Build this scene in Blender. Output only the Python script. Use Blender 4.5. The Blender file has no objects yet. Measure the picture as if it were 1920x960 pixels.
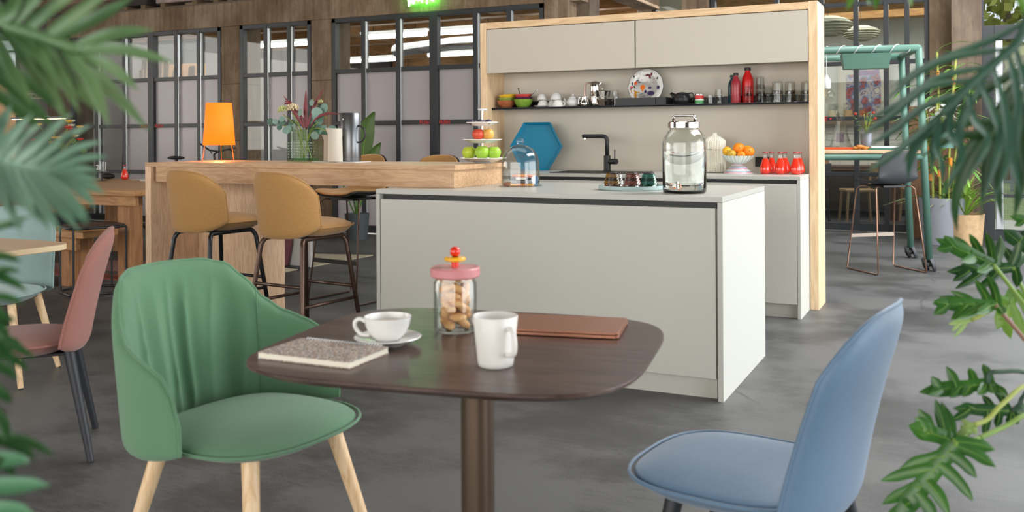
import bpy, bmesh, math, random
from mathutils import Vector, Matrix
R = math.radians
random.seed(7)
C = bpy.context.scene.collection
SC = bpy.context.scene
# ---------------------------------------------------------------- camera, sky, light, exposure
YAW = 0.45137
cam_data = bpy.data.cameras.new('camera'); cam = bpy.data.objects.new('camera', cam_data); C.objects.link(cam)
cam_data.sensor_width = 36; cam_data.lens = 1743/1920*36; cam_data.shift_y = -224/1920
cam_data.clip_start = 0.05; cam_data.clip_end = 300
cam.matrix_world = Matrix.Translation((0, 0, 1.183)) @ Matrix.Rotation(YAW, 4, 'Z') @ Matrix.Rotation(R(90), 4, 'X') @ Matrix.Rotation(-0.00577, 4, 'Z')
cam_data.dof.use_dof = True; cam_data.dof.focus_distance = 5.6; cam_data.dof.aperture_fstop = 4.8
SC.camera = cam
SC.view_settings.view_transform = 'Standard'; SC.view_settings.look = 'None'; SC.view_settings.gamma = 1
SC.view_settings.use_curve_mapping = False; SC.view_settings.exposure = 0.76
world = bpy.data.worlds.new('world'); SC.world = world; world.use_nodes = True
wn = world.node_tree; wb = wn.nodes['Background']
wtc = wn.nodes.new('ShaderNodeTexCoord'); wsep = wn.nodes.new('ShaderNodeSeparateXYZ'); wr = wn.nodes.new('ShaderNodeValToRGB')
wn.links.new(wtc.outputs['Generated'], wsep.inputs[0]); wn.links.new(wsep.outputs[2], wr.inputs[0]); wn.links.new(wr.outputs[0], wb.inputs[0])
wr.color_ramp.elements[0].position = 0.0; wr.color_ramp.elements[0].color = (0.93, 0.95, 0.97, 1)
wr.color_ramp.elements[1].position = 1.0; wr.color_ramp.elements[1].color = (0.62, 0.74, 0.92, 1)
wb.inputs[1].default_value = 1.0
def area(name, loc, rot, sx, sy, power, col=(1, 1, 1)):
    l = bpy.data.lights.new(name, 'AREA'); l.shape = 'RECTANGLE'; l.size = sx; l.size_y = sy; l.energy = power; l.color = col
    o = bpy.data.objects.new(name, l); o.location = loc; o.rotation_euler = [R(a) for a in rot]; C.objects.link(o); return o
# daylight through the window walls right of and behind the camera, plus added fills overhead and at left
area('window_daylight_right', (4.6, 4.9, 1.45), (0, 90, 0), 2.5, 10.5, 225, (0.95, 0.98, 1.0))
area('window_daylight_rear', (-3.5, -4.6, 1.9), (90, 0, 0), 12, 3.2, 350, (1.0, 0.985, 0.96))
area('window_daylight_left', (-15.5, 1.5, 2.2), (0, -90, 0), 2.6, 7, 190, (1.0, 0.95, 0.88))  # added warm fill from the left, not a window
area('skylight_kitchen', (-4.0, 5.0, 4.45), (0, 0, 0), 7, 1.6, 38, (1.0, 0.96, 0.90))  # added overhead fill for counter and niche, the roof is closed
area('skylight_corridor', (1.4, 7.3, 4.45), (0, 0, 0), 1.6, 6, 330, (0.96, 0.98, 1.0))  # added overhead fill that brightens the floor on the right
area('loft_room_light', (-11.0, 16.0, 2.9), (0, 0, 0), 15, 11, 1250, (1.0, 0.96, 0.92))
area('back_kitchen_light', (-1.2, 13.4, 2.95), (0, 0, 0), 4.5, 2.2, 70, (1.0, 0.98, 0.93))

# ---------------------------------------------------------------- materials
def lin(h):
    h = h.lstrip('#'); v = [int(h[i:i+2], 16)/255 for i in (0, 2, 4)]
    return tuple((c/12.92 if c <= 0.04045 else ((c+0.055)/1.055)**2.4) for c in v) + (1,)
MATS = {}
def newmat(name):
    m = bpy.data.materials.new(name); m.use_nodes = True
    nt = m.node_tree; return m, nt, nt.nodes['Principled BSDF']
def coords(nt, scale=(1, 1, 1), rot=(0, 0, 0)):
    tc = nt.nodes.new('ShaderNodeTexCoord'); mp = nt.nodes.new('ShaderNodeMapping')
    nt.links.new(tc.outputs['Object'], mp.inputs[0]); mp.inputs['Scale'].default_value = scale; mp.inputs['Rotation'].default_value = rot
    return mp.outputs[0]
def noise(nt, vec, scale, detail=3, rough=0.5, dist=0):
    n = nt.nodes.new('ShaderNodeTexNoise'); n.inputs['Scale'].default_value = scale; n.inputs['Detail'].default_value = detail
    n.inputs['Roughness'].default_value = rough; n.inputs['Distortion'].default_value = dist
    nt.links.new(vec, n.inputs['Vector']); return n.outputs['Fac']
def ramp(nt, fac, stops):
    r = nt.nodes.new('ShaderNodeValToRGB'); nt.links.new(fac, r.inputs[0]); e = r.color_ramp.elements
    e[0].position, e[0].color = stops[0]; e[1].position, e[1].color = stops[-1]
    for p, c in stops[1:-1]:
        x = e.new(p); x.color = c
    return r.outputs[0]
def bump(nt, b, h, strength, dist=0.002):
    n = nt.nodes.new('ShaderNodeBump'); n.inputs['Strength'].default_value = strength; n.inputs['Distance'].default_value = dist
    nt.links.new(h, n.inputs['Height']); nt.links.new(n.outputs[0], b.inputs['Normal'])
def pm(name, col, rough=0.5, metal=0, var=0.0, vs=8, bs=0, bst=0.3, coat=0, sheen=0, em=None, ems=0, spec=None, col2=None):
    if name in MATS: return MATS[name]
    m, nt, b = newmat(name); c = lin(col)
    b.inputs['Base Color'].default_value = c; b.inputs['Roughness'].default_value = rough; b.inputs['Metallic'].default_value = metal
    if coat: b.inputs['Coat Weight'].default_value = coat; b.inputs['Coat Roughness'].default_value = 0.08
    if sheen: b.inputs['Sheen Weight'].default_value = sheen; b.inputs['Sheen Roughness'].default_value = 0.5
    if spec is not None: b.inputs['Specular IOR Level'].default_value = spec
    if var or col2:
        v = coords(nt); f = noise(nt, v, vs, 4, 0.6)
        a = tuple(x*(1-var) for x in c[:3])+(1,); d = lin(col2) if col2 else tuple(min(1, x*(1+var)) for x in c[:3])+(1,)
        nt.links.new(ramp(nt, f, [(0.3, a), (0.7, d)]), b.inputs['Base Color'])
    if bs:
        v = coords(nt); bump(nt, b, noise(nt, v, bs, 2), bst)
    if em: b.inputs['Emission Color'].default_value = lin(em); b.inputs['Emission Strength'].default_value = ems
    MATS[name] = m; return m
def fabric(name, col, weave=900, var=0.12):
    if name in MATS: return MATS[name]
    m, nt, b = newmat(name); c = lin(col); v = coords(nt)
    b.inputs['Roughness'].default_value = 0.92; b.inputs['Sheen Weight'].default_value = 0.25; b.inputs['Sheen Roughness'].default_value = 0.5
    b.inputs['Specular IOR Level'].default_value = 0.2
    f = noise(nt, v, weave*0.45, 3, 0.7)
    nt.links.new(ramp(nt, f, [(0.3, tuple(x*(1-2.2*var) for x in c[:3])+(1,)), (0.7, tuple(min(1, x*(1+var)) for x in c[:3])+(1,))]), b.inputs['Base Color'])
    bump(nt, b, noise(nt, v, weave, 2), 0.35, 0.0015)
    MATS[name] = m; return m
def wood(name, c1, c2, axis='x', rough=0.45, s=1.0, c3=None):
    if name in MATS: return MATS[name]
    m, nt, b = newmat(name); b.inputs['Roughness'].default_value = rough
    big = {'x': (0.9, 7, 7), 'y': (7, 0.9, 7), 'z': (7, 7, 0.9)}[axis]; fine = {'x': (3, 120, 120), 'y': (120, 3, 120), 'z': (120, 120, 3)}[axis]
    v1 = coords(nt, tuple(x*s for x in big)); v2 = coords(nt, tuple(x*s for x in fine))
    n1 = noise(nt, v1, 2.2, 3, 0.55, 0.6)
    w = nt.nodes.new('ShaderNodeMath'); w.operation = 'MULTIPLY'; w.inputs[1].default_value = 9.0; nt.links.new(n1, w.inputs[0])
    fr = nt.nodes.new('ShaderNodeMath'); fr.operation = 'PINGPONG'; fr.inputs[1].default_value = 1.0; nt.links.new(w.outputs[0], fr.inputs[0])
    n2 = noise(nt, v2, 1.0, 3, 0.6)
    mx = nt.nodes.new('ShaderNodeMath'); mx.operation = 'MULTIPLY_ADD'; mx.inputs[1].default_value = 0.45; nt.links.new(fr.outputs[0], mx.inputs[0]); nt.links.new(n2, mx.inputs[2])
    nt.links.new(ramp(nt, mx.outputs[0], [(0.35, lin(c1)), (0.95, lin(c2))]), b.inputs['Base Color'])
    bump(nt, b, n2, 0.12, 0.001)
    MATS[name] = m; return m
def glass(name, col='ffffff', rough=0.0, ior=1.45):
    if name in MATS: return MATS[name]
    m, nt, b = newmat(name); b.inputs['Base Color'].default_value = lin(col); b.inputs['Roughness'].default_value = rough
    b.inputs['Transmission Weight'].default_value = 1; b.inputs['IOR'].default_value = ior
    MATS[name] = m; return m
def schlick(nt, f0):
    lw = nt.nodes.new('ShaderNodeLayerWeight'); lw.inputs[0].default_value = 0.5; p = nt.nodes.new('ShaderNodeMath'); p.operation = 'POWER'; p.inputs[1].default_value = 4.5
    nt.links.new(lw.outputs['Facing'], p.inputs[0]); q = nt.nodes.new('ShaderNodeMath'); q.operation = 'MULTIPLY_ADD'; q.inputs[1].default_value = 0.9*(1-f0); q.inputs[2].default_value = f0; nt.links.new(p.outputs[0], q.inputs[0]); return q.outputs[0]
def tglass(name, tint='fbfcfb', edge='c4c9c6', rough=0.01):
    # thin-walled vessel glass: clear face on, absorbing along the grazing path, fresnel reflection on top
    if name in MATS: return MATS[name]
    m = bpy.data.materials.new(name); m.use_nodes = True; nt = m.node_tree; nt.nodes.clear()
    out = nt.nodes.new('ShaderNodeOutputMaterial'); tr = nt.nodes.new('ShaderNodeBsdfTransparent'); gl = nt.nodes.new('ShaderNodeBsdfGlossy'); gl.inputs['Roughness'].default_value = rough
    lw = nt.nodes.new('ShaderNodeLayerWeight'); lw.inputs[0].default_value = 0.35; nt.links.new(ramp(nt, lw.outputs['Facing'], [(0.35, lin(tint)), (0.95, lin(edge))]), tr.inputs[0])
    mx = nt.nodes.new('ShaderNodeMixShader'); nt.links.new(schlick(nt, .05), mx.inputs[0]); nt.links.new(tr.outputs[0], mx.inputs[1]); nt.links.new(gl.outputs[0], mx.inputs[2]); nt.links.new(mx.outputs[0], out.inputs[0])
    MATS[name] = m; return m
def pane(name, tint='e8eeee', diff=None, dw=0.0, rough=0.02):
    # thin window glass: transparent with a fresnel reflection, optionally a frosted film
    if name in MATS: return MATS[name]
    m = bpy.data.materials.new(name); m.use_nodes = True; nt = m.node_tree; nt.nodes.clear()
    out = nt.nodes.new('ShaderNodeOutputMaterial'); tr = nt.nodes.new('ShaderNodeBsdfTransparent'); gl = nt.nodes.new('ShaderNodeBsdfGlossy')
    mx = nt.nodes.new('ShaderNodeMixShader')
    tr.inputs[0].default_value = lin(tint); gl.inputs['Roughness'].default_value = rough
    base = tr.outputs[0]
    if diff:
        df = nt.nodes.new('ShaderNodeBsdfDiffuse'); tl = nt.nodes.new('ShaderNodeBsdfTranslucent'); m2 = nt.nodes.new('ShaderNodeMixShader'); m3 = nt.nodes.new('ShaderNodeMixShader')
        df.inputs[0].default_value = lin(diff); tl.inputs[0].default_value = lin(diff)
        m2.inputs[0].default_value = 0.5; nt.links.new(df.outputs[0], m2.inputs[1]); nt.links.new(tl.outputs[0], m2.inputs[2])
        m3.inputs[0].default_value = dw; nt.links.new(base, m3.inputs[1]); nt.links.new(m2.outputs[0], m3.inputs[2]); base = m3.outputs[0]
    nt.links.new(schlick(nt, .035), mx.inputs[0]); nt.links.new(base, mx.inputs[1]); nt.links.new(gl.outputs[0], mx.inputs[2]); nt.links.new(mx.outputs[0], out.inputs[0])
    MATS[name] = m; return m

# ---------------------------------------------------------------- mesh builder
class MB:
    def __init__(s): s.v = []; s.f = []
    def add(s, vs, fs):
        o = len(s.v); s.v += [tuple(v) for v in vs]; s.f += [tuple(i+o for i in f) for f in fs]; return s
    def box(s, x0, x1, y0, y1, z0, z1):
        return s.add([(x0, y0, z0), (x1, y0, z0), (x1, y1, z0), (x0, y1, z0), (x0, y0, z1), (x1, y0, z1), (x1, y1, z1), (x0, y1, z1)],
                     [(3, 2, 1, 0), (4, 5, 6, 7), (0, 1, 5, 4), (1, 2, 6, 5), (2, 3, 7, 6), (3, 0, 4, 7)])
    def lathe(s, prof, n=24, c=(0, 0), cap=True, ax=None):
        vs = []; fs = []; k = len(prof)
        for i in range(n):
            a = 2*math.pi*i/n
            for r, z in prof: vs.append((c[0]+r*math.cos(a), c[1]+r*math.sin(a), z))
        for i in range(n):
            j = (i+1) % n
            for q in range(k-1): fs.append((i*k+q, j*k+q, j*k+q+1, i*k+q+1))
        if cap:
            if prof[0][0] > 1e-5: fs.append(tuple(i*k for i in range(n))[::-1])
            if prof[-1][0] > 1e-5: fs.append(tuple(i*k+k-1 for i in range(n)))
        if ax: vs = [ax @ Vector(v) for v in vs]
        return s.add(vs, fs)
    def cyl(s, p0, p1, r0, r1=None, n=12): return s.tube([p0, p1], [r0, r0 if r1 is None else r1], n)
    def tube(s, pts, r, n=8, closed=False, cap=True):
        pts = [Vector(p) for p in pts]; m = len(pts); rs = r if isinstance(r, (list, tuple)) else [r]*m
        vs = []; fs = []; up = None
        for i, p in enumerate(pts):
            if closed: t = pts[(i+1) % m]-pts[i-1]
            else: t = pts[min(i+1, m-1)]-pts[max(i-1, 0)]
            if t.length < 1e-9: t = Vector((0, 0, 1))
            t.normalize()
            if up is None:
                up = t.orthogonal().normalized()
            up = (up - t*up.dot(t))
            if up.length < 1e-6: up = t.orthogonal()
            up.normalize(); b = t.cross(up)
            for k in range(n):
                a = 2*math.pi*k/n; vs.append(p+(up*math.cos(a)+b*math.sin(a))*rs[i])
        for i in range(m if closed else m-1):
            j = (i+1) % m
            for k in range(n):
                l = (k+1) % n; fs.append((i*n+k, i*n+l, j*n+l, j*n+k))
        if cap and not closed: fs.append(tuple(range(n))[::-1]); fs.append(tuple((m-1)*n+k for k in range(n)))
        return s.add(vs, fs)
    def prism(s, out, z0, z1):
        n = len(out); vs = [(x, y, z0) for x, y in out]+[(x, y, z1) for x, y in out]
        return s.add(vs, [tuple(range(n))[::-1], tuple(range(n, 2*n))]+[(i, (i+1) % n, n+(i+1) % n, n+i) for i in range(n)])
    def sphere(s, c, r, n=16, m=10, sc=(1, 1, 1)):
        prof = [(r*math.sin(math.pi*i/m), -r*math.cos(math.pi*i/m)) for i in range(m+1)]; prof[0] = (0, -r); prof[-1] = (0, r)
        vs = [(c[0], c[1], c[2]-r*sc[2])]; fs = []
        for i in range(1, m):
            for k in range(n):
                a = 2*math.pi*k/n; vs.append((c[0]+prof[i][0]*math.cos(a)*sc[0], c[1]+prof[i][0]*math.sin(a)*sc[1], c[2]+prof[i][1]*sc[2]))
        vs.append((c[0], c[1], c[2]+r*sc[2])); L = len(vs)-1
        for k in range(n):
            l = (k+1) % n; fs.append((0, 1+l, 1+k)); fs.append((L, 1+(m-2)*n+k, 1+(m-2)*n+l))
            for i in range(m-2): fs.append((1+i*n+k, 1+i*n+l, 1+(i+1)*n+l, 1+(i+1)*n+k))
        return s.add(vs, fs)
    def grid(s, P):  # P[i][j] points
        a, b = len(P), len(P[0]); vs = [p for row in P for p in row]
        return s.add(vs, [(i*b+j, (i+1)*b+j, (i+1)*b+j+1, i*b+j+1) for i in range(a-1) for j in range(b-1)])
    def xf(s, M): s.v = [tuple(M @ Vector(v)) for v in s.v]; return s
    def build(s, name, mat, parent=None, smooth=False, bev=0, mods=(), seg=2, recalc=True, auto=None):
        me = bpy.data.meshes.new(name); me.from_pydata(s.v, [], s.f)
        if recalc:
            bm = bmesh.new(); bm.from_mesh(me); bmesh.ops.recalc_face_normals(bm, faces=bm.faces); bm.to_mesh(me); bm.free()
        if smooth:
            for p in me.polygons: p.use_smooth = True
            if auto: me.set_sharp_from_angle(angle=R(auto))
        me.materials.append(mat)
        o = bpy.data.objects.new(name, me); C.objects.link(o)
        if parent: o.parent = parent
        if bev:
            b = o.modifiers.new('b', 'BEVEL'); b.width = bev; b.segments = seg; b.limit_method = 'ANGLE'; b.angle_limit = R(40)
        for kind, kw in mods:
            q = o.modifiers.new(kind, kind)
            for k, v in kw.items(): setattr(q, k, v)
        return o
SOL = lambda t, off=0: ('SOLIDIFY', dict(thickness=t, offset=off))
SUB = lambda n=1: ('SUBSURF', dict(levels=n, render_levels=n))
def tag(o, label, cat=None, group=None, kind=None):
    if label: o['label'] = label
    if cat: o['category'] = cat
    if group: o['group'] = group
    if kind: o['kind'] = kind
    return o
def thing(name, label, cat, loc=(0, 0, 0), rz=0, group=None):
    o = bpy.data.objects.new(name, None); C.objects.link(o); o.empty_display_size = 0.05
    o.location = loc; o.rotation_euler = (0, 0, rz); return tag(o, label, cat, group)
def struct(o): o['kind'] = 'structure'; return o
def copy_tree(o, loc=None, rz=None, label=None, group=None, parent=None, mat=None):
    c = o.copy(); C.objects.link(c)
    if parent: c.parent = parent
    for ch in list(o.children): copy_tree(ch, parent=c)
    if loc: c.location = loc
    if rz is not None: c.rotation_euler = (c.rotation_euler[0], c.rotation_euler[1], rz)
    if label: c['label'] = label
    if group: c['group'] = group
    return c
def remat(o, frm, to):
    for ch in [o]+list(o.children_recursive):
        if ch.type == 'MESH' and frm in [m for m in ch.data.materials]:
            ch.data = ch.data.copy()
            for i, m in enumerate(ch.data.materials):
                if m == frm: ch.data.materials[i] = to
def spline(pts, n=6):
    P = [Vector(p) for p in pts]; out = []
    for i in range(len(P)-1):
        p0 = P[max(i-1, 0)]; p1 = P[i]; p2 = P[i+1]; p3 = P[min(i+2, len(P)-1)]
        for k in range(n):
            t = k/n; out.append(0.5*((2*p1)+(-p0+p2)*t+(2*p0-5*p1+4*p2-p3)*t*t+(-p0+3*p1-3*p2+p3)*t**3))
    out.append(P[-1]); return out
def cv(X, Y, Z):   # a point given right of / ahead of the viewer's standing place, in room axes
    c, s = math.cos(YAW), math.sin(YAW); return Vector((X*c-Y*s, X*s+Y*c, Z))
def rrect(w, d, r, n=6, cx=0, cy=0):
    o = []
    for sx, sy, a0 in ((1, 1, 0), (-1, 1, 90), (-1, -1, 180), (1, -1, 270)):
        for k in range(n+1):
            a = R(a0+90*k/n); o.append((cx+sx*(w/2-r)+r*math.cos(a), cy+sy*(d/2-r)+r*math.sin(a)))
    return o
def leaf_mb(L, W, droop=0.2, fold=0.15, n=6, pw=0.8, tipw=0.02):
    # blade along +X, folded on its midrib, bending down
    m = MB(); P = []
    for i in range(n+1):
        t = i/n; w = W*0.5*(math.sin(math.pi*min(1, t*0.93+0.07))**pw)+W*tipw*0.2; 
        if i == n: w = W*0.01
        x = L*t*(1-0.25*droop*t); z = -L*droop*t*t
        P.append([(x, -w, z+w*fold*2), (x, 0, z), (x, w, z+w*fold*2)])
    return m.grid(P)
def frame_to(p, d, up=Vector((0, 0, 1)), roll=0):
    x = Vector(d).normalized(); y = up.cross(x)
    if y.length < 1e-4: y = Vector((0, 1, 0))
    y.normalize(); z = x.cross(y); M = Matrix((x, y, z)).transposed().to_4x4(); M = M @ Matrix.Rotation(roll, 4, 'X'); M.translation = Vector(p); return M
# ---------------------------------------------------------------- setting
M_black = pm('powder_coated_black', '1b1c1e', 0.45)
M_frame = pm('window_steel', '2c2e31', 0.42)
M_alu = pm('aluminium_bead', 'c9ccd0', 0.35, 0.6)
M_steel = pm('steel', 'c8c8c8', 0.18, 1.0)
def floor_mat():
    m, nt, b = newmat('stone_grey_floor'); v = coords(nt)
    n1 = noise(nt, coords(nt, (1, 1.2, 1)), 1.1, 5, 0.6); n2 = noise(nt, v, 190, 4, 0.85); n3 = noise(nt, coords(nt, (3, 14, 3), (0, 0, 0.4)), 3.5, 4, 0.7)
    a = nt.nodes.new('ShaderNodeMath'); a.operation = 'MULTIPLY_ADD'; a.inputs[1].default_value = 0.75; nt.links.new(n2, a.inputs[0]); nt.links.new(n1, a.inputs[2])
    a2 = nt.nodes.new('ShaderNodeMath'); a2.operation = 'MULTIPLY_ADD'; a2.inputs[1].default_value = 0.25; nt.links.new(n3, a2.inputs[0]); nt.links.new(a.outputs[0], a2.inputs[2])
    col = ramp(nt, a2.outputs[0], [(0.70, lin('2c2c2d')), (0.98, lin('3e3e3e')), (1.25, lin('585857'))])
    # cracks
    vo = nt.nodes.new('ShaderNodeTexVoronoi'); vo.feature = 'DISTANCE_TO_EDGE'; vo.inputs['Scale'].default_value = 0.34
    d = nt.nodes.new('ShaderNodeMapping'); tc = nt.nodes.new('ShaderNodeTexCoord'); nd = nt.nodes.new('ShaderNodeTexNoise'); nd.inputs['Scale'].default_value = 2.2; nd.inputs['Detail'].default_value = 8
    nt.links.new(tc.outputs['Object'], nd.inputs['Vector']); mixv = nt.nodes.new('ShaderNodeMixRGB'); mixv.inputs[0].default_value = 0.16
    nt.links.new(tc.outputs['Object'], mixv.inputs[1]); nt.links.new(nd.outputs['Color'], mixv.inputs[2]); nt.links.new(mixv.outputs[0], vo.inputs['Vector'])
    cr = ramp(nt, vo.outputs['Distance'], [(0.0, (1, 1, 1, 1)), (0.0022, (0, 0, 0, 1))])
    msk = ramp(nt, noise(nt, v, 0.9, 3), [(0.52, (0, 0, 0, 1)), (0.6, (1, 1, 1, 1))])
    mm = nt.nodes.new('ShaderNodeMath'); mm.operation = 'MULTIPLY'; nt.links.new(cr, mm.inputs[0]); nt.links.new(msk, mm.inputs[1])
    mixc = nt.nodes.new('ShaderNodeMixRGB'); mixc.inputs[2].default_value = lin('2a2a2b'); nt.links.new(mm.outputs[0], mixc.inputs[0]); nt.links.new(col, mixc.inputs[1])
    nt.links.new(mixc.outputs[0], b.inputs['Base Color'])
    nt.links.new(ramp(nt, a2.outputs[0], [(0.7, (0.33,)*3+(1,)), (1.2, (0.5,)*3+(1,))]), b.inputs['Roughness'])
    b.inputs['Specular IOR Level'].default_value = 0.7
    bump(nt, b, a2.outputs[0], 0.25, 0.003); return m
M_floor = floor_mat()
MB().box(-22, 5.0, -5, 12.3, -0.1, 0).box(-22, 0.25, 12.3, 25, -0.1, 0).build('floor', M_floor)
struct(bpy.data.objects['floor'])
def concrete(name, c1, c2, c3):
    m, nt, b = newmat(name); b.inputs['Roughness'].default_value = 0.85
    n1 = noise(nt, coords(nt, (1.2, 1.2, 0.7)), 1.6, 6, 0.65); n2 = noise(nt, coords(nt, (9, 9, 0.7)), 2.0, 4, 0.7); n3 = noise(nt, coords(nt), 60, 3, 0.7)
    a = nt.nodes.new('ShaderNodeMath'); a.operation = 'MULTIPLY_ADD'; a.inputs[1].default_value = 0.5; nt.links.new(n2, a.inputs[0]); nt.links.new(n1, a.inputs[2])
    a2 = nt.nodes.new('ShaderNodeMath'); a2.operation = 'MULTIPLY_ADD'; a2.inputs[1].default_value = 0.18; nt.links.new(n3, a2.inputs[0]); nt.links.new(a.outputs[0], a2.inputs[2])
    nt.links.new(ramp(nt, a2.outputs[0], [(0.55, lin(c1)), (0.82, lin(c2)), (1.1, lin(c3))]), b.inputs['Base Color']); bump(nt, b, a2.outputs[0], 0.5, 0.01); return m
M_conc = concrete('board_formed_concrete', '54422f', '7d6750', '9a8670')
M_concp = concrete('board_formed_concrete_pale', '4c3e33', '635346', '786858')
M_dark = pm('dark_loft', '2a2826', 0.9, var=0.3, vs=3)
# rear wall, concrete frame around glazed partitions
YW = 9.43
MB().box(-11.9, -3.72, YW, YW+0.42, 2.66, 2.98).build('trim_1', M_conc, bev=0.01); struct(bpy.data.objects['trim_1'])
n = 2
for x0, x1, y0, y1, z0, z1, m in [(-8.86, -8.53, YW, YW+0.4, 0, 2.66, M_conc), (-7.375, -7.06, YW, YW+0.4, 0, 2.66, M_conc),
        (-4.16, -3.86, YW-0.02, YW+0.45, 0, 4.4, M_conc), (-3.86, -3.70, YW+0.2, YW+0.5, 0, 4.4, M_concp), (-12.25, -11.75, YW, YW+0.4, 0, 2.98, M_concp),
        (-3.9, -3.62, YW+0.45, 12.0, 2.86, 3.5, M_conc), (-3.9, -3.72, 11.9, 12.3, 0, 4.4, M_conc), (-3.3, -2.95, 11.9, 12.3, 2.4, 4.4, M_conc),
        (-0.345, -0.06, 11.9, 12.5, 0, 4.4, M_conc), (-0.11, 0.20, 11.55, 12.3, 0, 4.4, M_concp)]:
    o = MB().box(x0, x1, y0, y1, z0, z1).build('trim_%d' % n, m, bev=0.008); struct(o); n += 1
for z, x0, x1, y0, y1 in [(1.15, -8.86, -8.53, YW, YW+.4), (1.15, -7.375, -7.06, YW, YW+.4), (1.9, -8.86, -8.53, YW, YW+.4), (1.9, -7.375, -7.06, YW, YW+.4)]:
    o = MB().box(x0-0.003, x1+0.003, y0-0.004, y1, z-0.004, z+0.004).build('trim_%d' % n, pm('formwork_joint', '4a3a2c', 0.9)); struct(o); n += 1
# window grids
M_clear = pane('clear_pane', 'e4e8e8'); M_frost = pane('frosted_pane', 'c8c6c8', 'c4bfc0', 0.93, 0.25)
wi = [0]
def window(xs, zs, y, frost, beads=True, gap=None, thick=None, fw=0.055, doors=()):
    wi[0] += 1; root = thing('window_%d' % wi[0], None, None, ((xs[0]+xs[-1])/2, y, zs[0])); struct(root)
    ox = (xs[0]+xs[-1])/2; oz = zs[0]; H = zs[-1]-zs[0]; Wd = xs[-1]-xs[0]
    f = MB(); f.box(-Wd/2, Wd/2, -0.03, 0.05, H-fw, H).box(-Wd/2, Wd/2, -0.03, 0.05, 0, fw*1.6).box(-Wd/2, -Wd/2+fw, -0.03, 0.05, 0, H).box(Wd/2-fw, Wd/2, -0.03, 0.05, 0, H)
    f.build('window_frame', M_frame, root, bev=0.004)
    for i, x in enumerate(xs[1:-1]):
        w = 0.055 if (i+1) in doors else 0.028
        MB().box(x-ox-w, x-ox+w, -0.035, 0.05, 0, H).build('mullion', M_frame, root, bev=0.003)
    for z in zs[1:-1]:
        MB().box(-Wd/2, Wd/2, -0.025, 0.045, z-oz-0.025, z-oz+0.025).build('glazing_bar', M_frame, root, bev=0.003)
    for i in range(len(xs)-1):
        for j in range(len(zs)-1):
            a, b_ = xs[i]-ox+0.03, xs[i+1]-ox-0.03
            MB().box(a, b_, 0.01, 0.016, zs[j]-oz+0.02, zs[j+1]-oz-0.02).build('pane', M_frost if (i, j) in frost else M_clear, root)
        if beads: MB().box(xs[i]-ox+0.032, xs[i]-ox+0.042, -0.028, 0.005, 0.1, H-0.06).build('bead', M_alu, root)
    return root
Z = [0.02, 0.72, 1.36, 2.0, 2.66]
x3 = [-7.05, -6.7, -6.15, -5.585, -5.05, -4.6, -4.17]
x3 = [-7.05, -6.58, -6.08, -5.585, -5.03, -4.6, -4.17]
w3 = window(x3, Z, YW+0.02, {(i, j) for i in range(4) for j in range(3)}, doors=(3,))
x2 = [-8.53, -8.1, -7.72, -7.375]
w2 = window(x2, Z, YW+0.02, {(1, 2), (2, 2), (2, 1)})
x1 = [-11.75, -11.25, -10.75, -10.3, -9.93, -9.5, -9.17, -8.86]
x1 = [-11.75, -11.2, -10.65, -10.13, -9.66, -9.25, -8.86]
w1 = window(x1, Z, YW+0.02, {(i, j) for i in range(2, 6) for j in range(3)}, doors=(3,))
YR = 12.0
x4 = [-3.72, -2.9, -2.1, -1.56, -1.16, -0.82, -0.59, -0.345]
w4 = window(x4, [0.02, 0.70, 1.38, 2.05, 2.77, 3.5], YR, set(), beads=False)
# red wording on the door bars
def text(name, body, size, loc, rot, mat, parent=None, ext=0.0015, align='LEFT', shear=0):
    c = bpy.data.curves.new(name, 'FONT'); c.body = body; c.size = size; c.extrude = ext; c.align_x = align; c.shear = shear
    t = bpy.data.objects.new(name, c); C.objects.link(t); dg = bpy.context.evaluated_depsgraph_get()
    me = bpy.data.meshes.new_from_object(t.evaluated_get(dg)); bpy.data.objects.remove(t)
    o = bpy.data.objects.new(name, me); me.materials.clear(); me.materials.append(mat); C.objects.link(o); o.location = loc; o.rotation_euler = rot
    if parent: o.parent = parent
    return o
M_red = pm('red_print', 'd8322a', 0.6)
RX = (R(90), 0, 0)
text('door_lettering', 'PUSH', 0.062, (-5.585-0.20+5.61, -0.027, 1.315), RX, M_red, w3)
text('door_lettering', 'PUSH', 0.062, (-5.585+0.07+5.61, -0.027, 1.315), RX, M_red, w3)
text('door_lettering', 'PUSH', 0.062, (-10.13-0.2+10.305, -0.027, 1.315), RX, M_red, w1)
text('door_lettering', 'PUSH', 0.062, (-10.13+0.07+10.305, -0.027, 1.315), RX, M_red, w1)
text('door_lettering', 'SLIDE \u2022', 0.085, (-1.70+2.03, -0.027, 1.33), RX, M_red, w4)
# rooms behind the glass
M_cream = pm('cream_plaster', 'd9d8cc', 0.8, var=0.04); M_ceilw = wood('brown_ceiling_boards', '6c4f3e', '8f7060', 'x', 0.7, 0.6)
M_beam = wood('pale_timber_beam', '8a6238', 'b78b58', 'x', 0.6, 0.7); M_greywall = pm('grey_inner_wall', '8d8784', 0.85, var=0.12, vs=2)
struct(MB().box(-13.6, -3.9, YW+0.45, 24, 3.25, 3.35).build('ceiling', M_ceilw))
struct(MB().box(-13.6, -3.9, 24, 24.2, 0, 3.3).build('wall_back', M_greywall))
struct(MB().box(-3.9, -3.75, 12.3, 24.2, 0, 3.3).build('wall_inner', M_cream))
struct(MB().box(-13.6, -13.5, 9.9, 24.2, 0, 3.3).build('wall_inner_left', pm('grey_inner_wall_dark', '6c6866', 0.85, var=0.15, vs=1.5)))
struct(MB().box(-3.75, 0.25, 15.2, 15.35, 0, 4.0).build('wall_back_kitchen', M_cream))
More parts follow.
